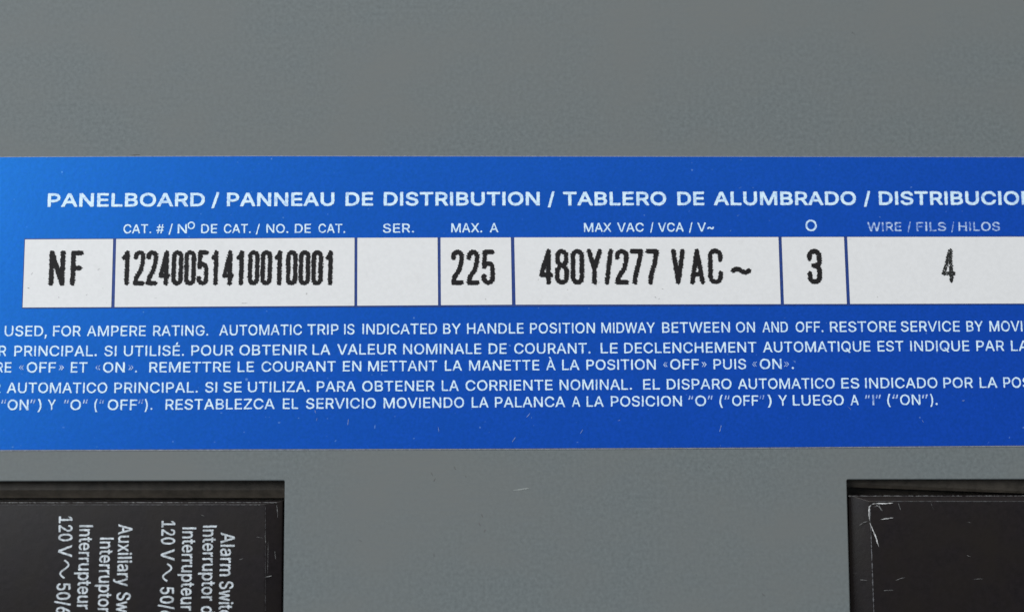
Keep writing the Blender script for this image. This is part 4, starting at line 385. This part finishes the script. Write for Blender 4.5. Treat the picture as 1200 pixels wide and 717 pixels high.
def print_text(name, words, mat, parent, label, y, weight, track=0.0, wear=0.03, st=0.04):
    """words: [text, x0, z0, x1, z1, cap height]; each word fitted between its two baseline points, printed with slightly uneven edges"""
    verts = []; faces = []
    for t, x0, z0, x1, z1, cap in words:
        pen = 0.0; places = []
        for ch in t:
            adv, sp = FLAT[ch]; places.append((pen, sp)); pen += adv + track
        xs = [p + q[0] for p, sp in places for s in sp for q in s]
        lo, hi = min(xs), max(xs)
        d = Vector((x1 - x0, z1 - z0)); n = d.length; d.normalize(); u = Vector((-d.y, d.x))
        ky = (cap - 2 * weight) / 509.0; kx = (n - 2 * weight) / (hi - lo)
        if t in '/()I.': kx = min(kx, ky * 1.5)
        def place(a, b): return ((x0 + d.x * a + u.x * b) * MM, y * MM, (z0 + d.y * a + u.y * b) * MM)
        for p, sp in places:
            polys = [np.array([((q[0] + p - lo) * kx + weight, q[1] * ky + weight) for q in s]) for s in sp]
            if not polys: continue
            al = np.concatenate(polys); m = weight + .1
            X = np.arange(al[:, 0].min() - m, al[:, 0].max() + m, st); Z = np.arange(al[:, 1].min() - m, al[:, 1].max() + m, st)
            gx, gz = np.meshgrid(X, Z); dist = np.full(gx.shape, 9.0); wind = np.zeros(gx.shape, int)
            for poly in polys:
                for (ax, az), (bx, bz) in zip(poly, np.roll(poly, -1, 0)):
                    dx, dz = bx - ax, bz - az; L2 = dx * dx + dz * dz
                    if L2 < 1e-12: continue
                    qx, qz = gx - ax, gz - az
                    tt = np.clip((qx * dx + qz * dz) / L2, 0, 1)
                    dist = np.minimum(dist, np.hypot(qx - tt * dx, qz - tt * dz))
                    if abs(dz) > 1e-9:
                        cross = ((az <= gz) != (bz <= gz)) & (gx < ax + (gz - az) / dz * dx)
                        wind += np.where(cross, 1 if dz > 0 else -1, 0)
            f = np.where(wind != 0, dist, -dist) + weight
            f = f + (smooth_noise(gx.shape, 3.5, PRNG) - .5) * 2 * wear
            march(f, X, Z, verts, faces, place)
    me = bpy.data.meshes.new(name); me.from_pydata(verts, [], faces); me.update()
    return link(name, me, mat, parent, label)

# --- stamped condensed characters: pen strokes rasterised to a fine ragged outline
def arc(cx, cy, rx, ry, a0, a1, n=10):
    return [(cx + rx * math.cos(rad(a0 + (a1 - a0) * i / n)), cy + ry * math.sin(rad(a0 + (a1 - a0) * i / n))) for i in range(n + 1)]
def strokes(ch, w, h, r):
    """polylines in a w x h box, already inset by the pen radius r"""
    x0, x1, y0, y1 = r, w - r, r, h - r
    cx = (x0 + x1) / 2; rx = (x1 - x0) / 2; ry = rx * 1.05; W = x1 - x0; Hh = y1 - y0
    if ch == '0': return [arc(cx, y1 - ry, rx, ry, 0, 180) + arc(cx, y0 + ry, rx, ry, 180, 360) + [(x1, y1 - ry)]]
    if ch == '1': return [[(x1 - W * .1, y0), (x1 - W * .1, y1)], [(x1 - W * .1, y1), (x1 - W * .35, y1 - Hh * .10), (x0, y1 - Hh * .17)]]
    if ch == '2': return [[(x0, y1 - ry * 1.35)] + arc(cx, y1 - ry, rx, ry, 175, -5) + [(x1 - W * .05, y1 - Hh * .33), (x1 - W * .28, y0 + Hh * .42), (x0 + W * .12, y0 + Hh * .18), (x0, y0), (x1, y0)]]
    if ch == '3': return [[(x0, y1 - ry * 1.5)] + arc(cx, y1 - ry, rx, ry, 175, -10) + [(x1, y0 + Hh * .62), (x1 - W * .2, y0 + Hh * .54), (cx - W * .1, y0 + Hh * .53)], [(cx - W * .1, y0 + Hh * .53), (x1 - W * .18, y0 + Hh * .50), (x1, y0 + Hh * .40)] + arc(cx, y0 + ry, rx, ry, 5, -180) + [(x0, y0 + ry * 1.6)]]
    if ch == '4': return [[(x1 - W * .26, y0), (x1 - W * .26, y1)], [(x1 - W * .26, y1), (x0, y0 + Hh * .24), (x1, y0 + Hh * .24)]]
    if ch == '5': return [[(x1 - W * .04, y1), (x0 + W * .1, y1), (x0 + W * .02, y0 + Hh * .52), (x0 + W * .2, y0 + Hh * .60), (cx, y0 + Hh * .63), (x1 - W * .15, y0 + Hh * .58), (x1, y0 + Hh * .46)] + arc(cx, y0 + ry, rx, ry, 5, -180) + [(x0, y0 + ry * 1.4)]]
    if ch == '7': return [[(x0, y1), (x1, y1), (x1 - W * .25, y0 + Hh * .6), (x0 + W * .42, y0 + Hh * .3), (x0 + W * .28, y0)]]
    if ch == '8':
        k = .93
        return [arc(cx, y1 - ry, rx * k, ry, 0, 180) + [(x0 + W * .05, y0 + Hh * .66), (cx - W * .15, y0 + Hh * .54), (x0 + W * .02, y0 + Hh * .40)] + arc(cx, y0 + ry, rx, ry, 180, 360) + [(x1, y0 + Hh * .40), (cx + W * .15, y0 + Hh * .54), (x1 - W * .05, y0 + Hh * .66), (x1 - W * .04, y1 - ry)], [(cx - W * .15, y0 + Hh * .54), (cx + W * .15, y0 + Hh * .54)]]
    if ch == 'N': return [[(x0, y0), (x0, y1), (x1, y0), (x1, y1)]]
    if ch == 'F': return [[(x0, y0), (x0, y1), (x1, y1)], [(x0, y0 + Hh * .50), (x1 - W * .12, y0 + Hh * .50)]]
    if ch == 'Y': return [[(x0, y1), (cx, y0 + Hh * .42), (cx, y0)], [(x1, y1), (cx, y0 + Hh * .42)]]
    if ch == '/': return [[(x0, y0), (x1, y1)]]
    if ch == 'V': return [[(x0, y1), (cx, y0), (x1, y1)]]
    if ch == 'A': return [[(x0, y0), (cx, y1), (x1, y0)], [(x0 + W * .17, y0 + Hh * .25), (x1 - W * .17, y0 + Hh * .25)]]
    if ch == 'C': return [[(x1, y1 - ry * 1.7)] + arc(cx, y1 - ry, rx, ry, 0, 180) + arc(cx, y0 + ry, rx, ry, 180, 360) + [(x1, y0 + ry * 1.7)]]
    if ch == '~': return [[(x0 + W * i / 12, cxy) for i, cxy in ((i, (y0 + y1) / 2 + (y1 - y0) * .5 * math.sin(2 * math.pi * i / 12)) for i in range(13))]]
    return []
def stamp_mesh(name, boxes, pen, y, seed, ragged=0.45, holes=0.0):
    """boxes: [char, x, z, w, h] in mm"""
    rng = np.random.default_rng(seed)
    st = 0.034
    xa = min(b[1] for b in boxes) - .3; za = min(b[2] for b in boxes) - .3
    xb = max(b[1] + b[3] for b in boxes) + .3; zb = max(b[2] + b[4] for b in boxes) + .3
    X = np.arange(xa, xb, st); Zz = np.arange(za, zb, st)
    gx, gz = np.meshgrid(X, Zz)
    # print-head raggedness: rows shift a little sideways, plus small random bite
    px = gx + (smooth_noise(gx.shape, 4.2, rng) - .5) * .20 * ragged * 2
    row = np.floor(gz / .17)
    px = px + (np.mod(row, 2) - .5) * .075 * ragged * 2
    pz = (np.floor(gz / .17) + .5) * .17 * .55 + gz * .45
    sdf = np.full(gx.shape, 9.0)
    for ch, bx, bz, w, h in boxes:
        for pl in strokes(ch, w, h, pen):
            for (ax, ay), (bx2, by2) in zip(pl[:-1], pl[1:]):
                ax_, ay_, dx, dy = bx + ax, bz + ay, bx2 - ax, by2 - ay
                L2 = dx * dx + dy * dy
                if L2 < 1e-9: continue
                lo, hi = np.searchsorted(X, min(ax_, ax_ + dx) - .6), np.searchsorted(X, max(ax_, ax_ + dx) + .6)
                sub = (slice(None), slice(lo, hi))
                qx, qz = px[sub] - ax_, pz[sub] - ay_
                t = np.clip((qx * dx + qz * dy) / L2, 0, 1)
                d = np.hypot(qx - t * dx, qz - t * dy)
                sdf[sub] = np.minimum(sdf[sub], d)
    f = pen - sdf + (smooth_noise(gx.shape, 3.0, rng) - .5) * .10 * ragged * 2
    if holes:
        f = np.minimum(f, (smooth_noise(gx.shape, 3.3, rng) - holes) * .8)
    verts = []; faces = []
    march(f, X, Zz, verts, faces, lambda x, z: (x * MM, y * MM, z * MM))
    me = bpy.data.meshes.new(name); me.from_pydata(verts, [], faces); me.update()
    return me

def ribbon_mesh(name, marks, y, seed, thick=0.02):
    """thin ragged raised marks: [[points mm], width px]"""
    rnd = random.Random(seed)
    bm = bmesh.new()
    for pts, w in marks:
        P0 = [Vector(p) for p in pts]
        P = []
        for a, b in zip(P0[:-1], P0[1:]):
            n = max(1, int((b - a).length / .18))
            for k in range(n): P.append(a.lerp(b, k / n))
        P.append(P0[-1])
        n = len(P); L = []; R = []
        long = n > 60
        for i, p in enumerate(P):
            d = (P[min(i + 1, n - 1)] - P[max(i - 1, 0)]).normalized(); u = Vector((-d.y, d.x))
            e = 1.0 if long else min(1, (min(i, n - 1 - i) + .35) / max(1, n * .22))
            hw = w * .06 * e * rnd.uniform(.45, 1.15) * (rnd.choice((1, 1, .25, 1.2)) if long else 1)
            p = p + u * rnd.uniform(-.25, .25) * w * .06
            L.append(bm.verts.new(((p + u * hw).x * MM, y * MM, (p + u * hw).y * MM)))
            R.append(bm.verts.new(((p - u * hw).x * MM, y * MM, (p - u * hw).y * MM)))
        for i in range(n - 1):
            bm.faces.new((L[i], R[i], R[i + 1], L[i + 1]))
    me = bpy.data.meshes.new(name); bm.to_mesh(me); bm.free()
    return me

T = LAYOUT
# ---------------------------------------------------------------- enclosure behind the cover
def box_mesh(name, x0, x1, y0, y1, z0, z1):
    bm = bmesh.new()
    bmesh.ops.create_cube(bm, size=1)
    for v in bm.verts:
        v.co = Vector(((x0 + x1) / 2 + v.co.x * (x1 - x0), (y0 + y1) / 2 + v.co.y * (y1 - y0), (z0 + z1) / 2 + v.co.z * (z1 - z0))) * MM
    me = bpy.data.meshes.new(name); bm.to_mesh(me); bm.free(); return me
o = link('enclosure_interior', box_mesh('enclosure_interior', -125, 127, 26, 28, -72, 72), M_INSIDE)
o['kind'] = 'structure'

# ---------------------------------------------------------------- steel cover with two breaker openings
cover = thing('panelboard_cover', 'grey painted steel panelboard cover with a blue rating label and two dark breaker openings', 'panel cover', (0, 0, 0))
r = .22
me = curve_mesh('cover_plate', [rounded(T['plate'], 1.5), rounded(T['open_l'], r), rounded(T['open_r'], r)], extrude=0.55, bevel=0.16, bres=3, offset=-0.16, y=0.71)
link('cover_plate', me, M_GREY, cover)
# scrapes and grit on the paint
link('paint_scrape', ribbon_mesh('paint_scrape', T['marks_plate'][:1], -0.03, 3), M_SCRAPE, cover, 'short pale scrape in the grey paint below the label')
gr = link('grit', ribbon_mesh('grit', T['marks_plate'][1:], -0.03, 4), M_GRIT, cover); gr['kind'] = 'stuff'

label = link('rating_label', curve_mesh('rating_label', [T['film']], extrude=0.03, y=-0.03), M_FILM, cover, 'blue rating label with white print and a row of white cells')
YB, YF, YC, YT = -0.11, -0.15, -0.19, -0.235
link('blue_print', curve_mesh('blue_print', [rounded(T['label'], .3)], extrude=0.015, y=YB + .015), M_BLUE, label)
link('ruled_field', curve_mesh('ruled_field', [T['field']], y=YF), M_RULE, label, 'navy rules between the white cells')
for q, lab in T['cells']:
    link('white_cell', curve_mesh('white_cell', [rounded(q, .06, 2)], y=YC), M_CELL, label, lab)
print_text('title_text', T['title'], M_INK, label, 'white title line in three languages', YF, 0.076, 8)
for lab, ws in T['head']:
    print_text('heading_text', ws, M_INK if 'wires' not in lab else M_WORN, label, lab, YF, 0.022, 12)
for lab, ws in T['lines']:
    small = [w for w in ws if w[0] in '«»“”I']; big = [w for w in ws if w[0] not in '«»“”I']
    print_text('instruction_text', big, M_INK, label, lab, YF, 0.019, 8)
    if small:
        q = print_text('quotation_marks', small, M_WORN, label, None, YF, 0.0, 0, .02); q['kind'] = 'stuff'
for i, (lab, boxes, pen) in enumerate(T['vals']):
    faint = 'faint' in lab
    me = stamp_mesh('stamped_text', boxes, pen * (.125 if faint else .157), YT, 20 + i, .42, .20 if faint else 0.0)
    link('stamped_text', me, M_GREY_INK if faint else M_BLACK_INK, label, lab)
ds = link('dust_specks', ribbon_mesh('dust_specks', T['marks_label'], YF - .01, 9), M_DUST, label); ds['kind'] = 'stuff'
gs = link('grit_specks', ribbon_mesh('grit_specks', T['marks_cell'], YT, 10), M_GRIT, label); gs['kind'] = 'stuff'

# ---------------------------------------------------------------- breakers in the openings
def face_mesh(name, o, i, yo, yi, yback):
    """raised front with wide chamfered rim, closed sides"""
    bm = bmesh.new()
    rb = [bm.verts.new((p[0] * MM, yback * MM, p[1] * MM)) for p in o]
    ro = [bm.verts.new((p[0] * MM, yo * MM, p[1] * MM)) for p in o]
    ri = [bm.verts.new((p[0] * MM, yi * MM, p[1] * MM)) for p in i]
    for k in range(4):
        l = (k + 1) % 4
        bm.faces.new((rb[k], rb[l], ro[l], ro[k])); bm.faces.new((ro[k], ro[l], ri[l], ri[k]))
    bm.faces.new(ri); bm.faces.new(rb[::-1])
    bmesh.ops.recalc_face_normals(bm, faces=bm.faces)
    bmesh.ops.bevel(bm, geom=[e for e in bm.edges if e.verts[0].co.y < (yback - .1) * MM and e.verts[1].co.y < (yback - .1) * MM], offset=.10 * MM, segments=3, affect='EDGES', profile=.5)
    for f in bm.faces: f.smooth = True
    me = bpy.data.meshes.new(name); bm.to_mesh(me); bm.free()
    try: me.set_sharp_from_angle(angle=rad(35))
    except Exception: pass
    return me
def breaker(key, label_):
    b = T[key]
    xs = [p[0] for p in b['back']]; zs = [p[1] for p in b['back']]
    t = thing('circuit_breaker', label_, 'circuit breaker', ((min(xs) + max(xs)) / 2 * MM, .015, min(zs) * MM))
    off = -Vector(t.location)
    def add(name, me, mat, lab=None):
        o = link(name, me, mat, t, lab); o.location = off; return o
    top = max(zs)
    bm = bmesh.new()
    # housing: stepped block, shelf and groove shaped to give a lit strip above shade
    q = b['shelf'][2]
    def prof(dz): return [(25.5, top), (q + .4, top), (q + .05, top - .4), (q, top - dz * .6), (q + .4, top - dz), (5.5, top - dz - .05), (5.5, top - 4.2), (5.5, min(zs)), (25.5, min(zs))]
    A = [bm.verts.new((min(xs) * MM, y * MM, z * MM)) for y, z in prof(b['shelf'][0])]
    B = [bm.verts.new((max(xs) * MM, y * MM, z * MM)) for y, z in prof(b['shelf'][1])]
    n = len(A)
    for k in range(n): bm.faces.new((A[k], A[(k + 1) % n], B[(k + 1) % n], B[k]))
    bm.faces.new(A[::-1]); bm.faces.new(B)
    bmesh.ops.recalc_face_normals(bm, faces=bm.faces)
    me = bpy.data.meshes.new('housing'); bm.to_mesh(me); bm.free()
    add('housing', me, M_SHOULDER)
    add('front_face', face_mesh('front_face', b['o'], b['i'], 1.9, 1.0, 5.7), M_PLASTIC)
    return t, add

t, add = breaker('bl', 'black breaker accessory at lower left with white Auxiliary Switch and Alarm Switch print')
off = -Vector(t.location)
for lab, ws in T['breaker']:
    o = print_text('printed_text', ws, M_BRK_INK, t, lab, .955, .034, 6); o.location = off
for pts in T['sine']:
    bm = bmesh.new(); L = []
    P = [Vector(p) for p in pts]
    for i, p in enumerate(P):
        d = (P[min(i + 1, len(P) - 1)] - P[max(i - 1, 0)]).normalized(); u = Vector((-d.y, d.x)) * .115
        L.append((bm.verts.new(((p + u).x * MM, .955 * MM, (p + u).y * MM)), bm.verts.new(((p - u).x * MM, .955 * MM, (p - u).y * MM))))
    for a, b in zip(L[:-1], L[1:]): bm.faces.new((a[0], a[1], b[1], b[0]))
    me = bpy.data.meshes.new('alternating_current_symbol'); bm.to_mesh(me); bm.free()
    add('alternating_current_symbol', me, M_BRK_INK)
add('rubbed_edge', ribbon_mesh('rubbed_edge', T['edge_l'][:1], 1.35, 31), M_RUB)
add('rubbed_edge', ribbon_mesh('rubbed_edge', T['edge_l'][1:], .95, 32), M_FAINT)
add('scuff_marks', ribbon_mesh('scuff_marks', T['scr_l'], .95, 33), M_RUB)

t, add = breaker('br', 'blank black breaker at lower right with white scratches on its upper left corner')
add('rubbed_edge', ribbon_mesh('rubbed_edge', T['edge_r'][:1], 1.72, 41), M_RUB)
add('rubbed_edge', ribbon_mesh('rubbed_edge', T['edge_r'][1:2], .95, 42), M_FAINT)
add('rubbed_edge', ribbon_mesh('rubbed_edge', T['edge_r'][2:], .95, 45), M_EDGE)
add('scuff_marks', ribbon_mesh('scuff_marks', T['scr_r'][:4], .94, 43), M_SCRATCH, 'white scratches on the corner of the black face')
add('scuff_marks', ribbon_mesh('scuff_marks', T['scr_r'][4:], .95, 44), M_RUB, 'faint short scuffs on the black face')
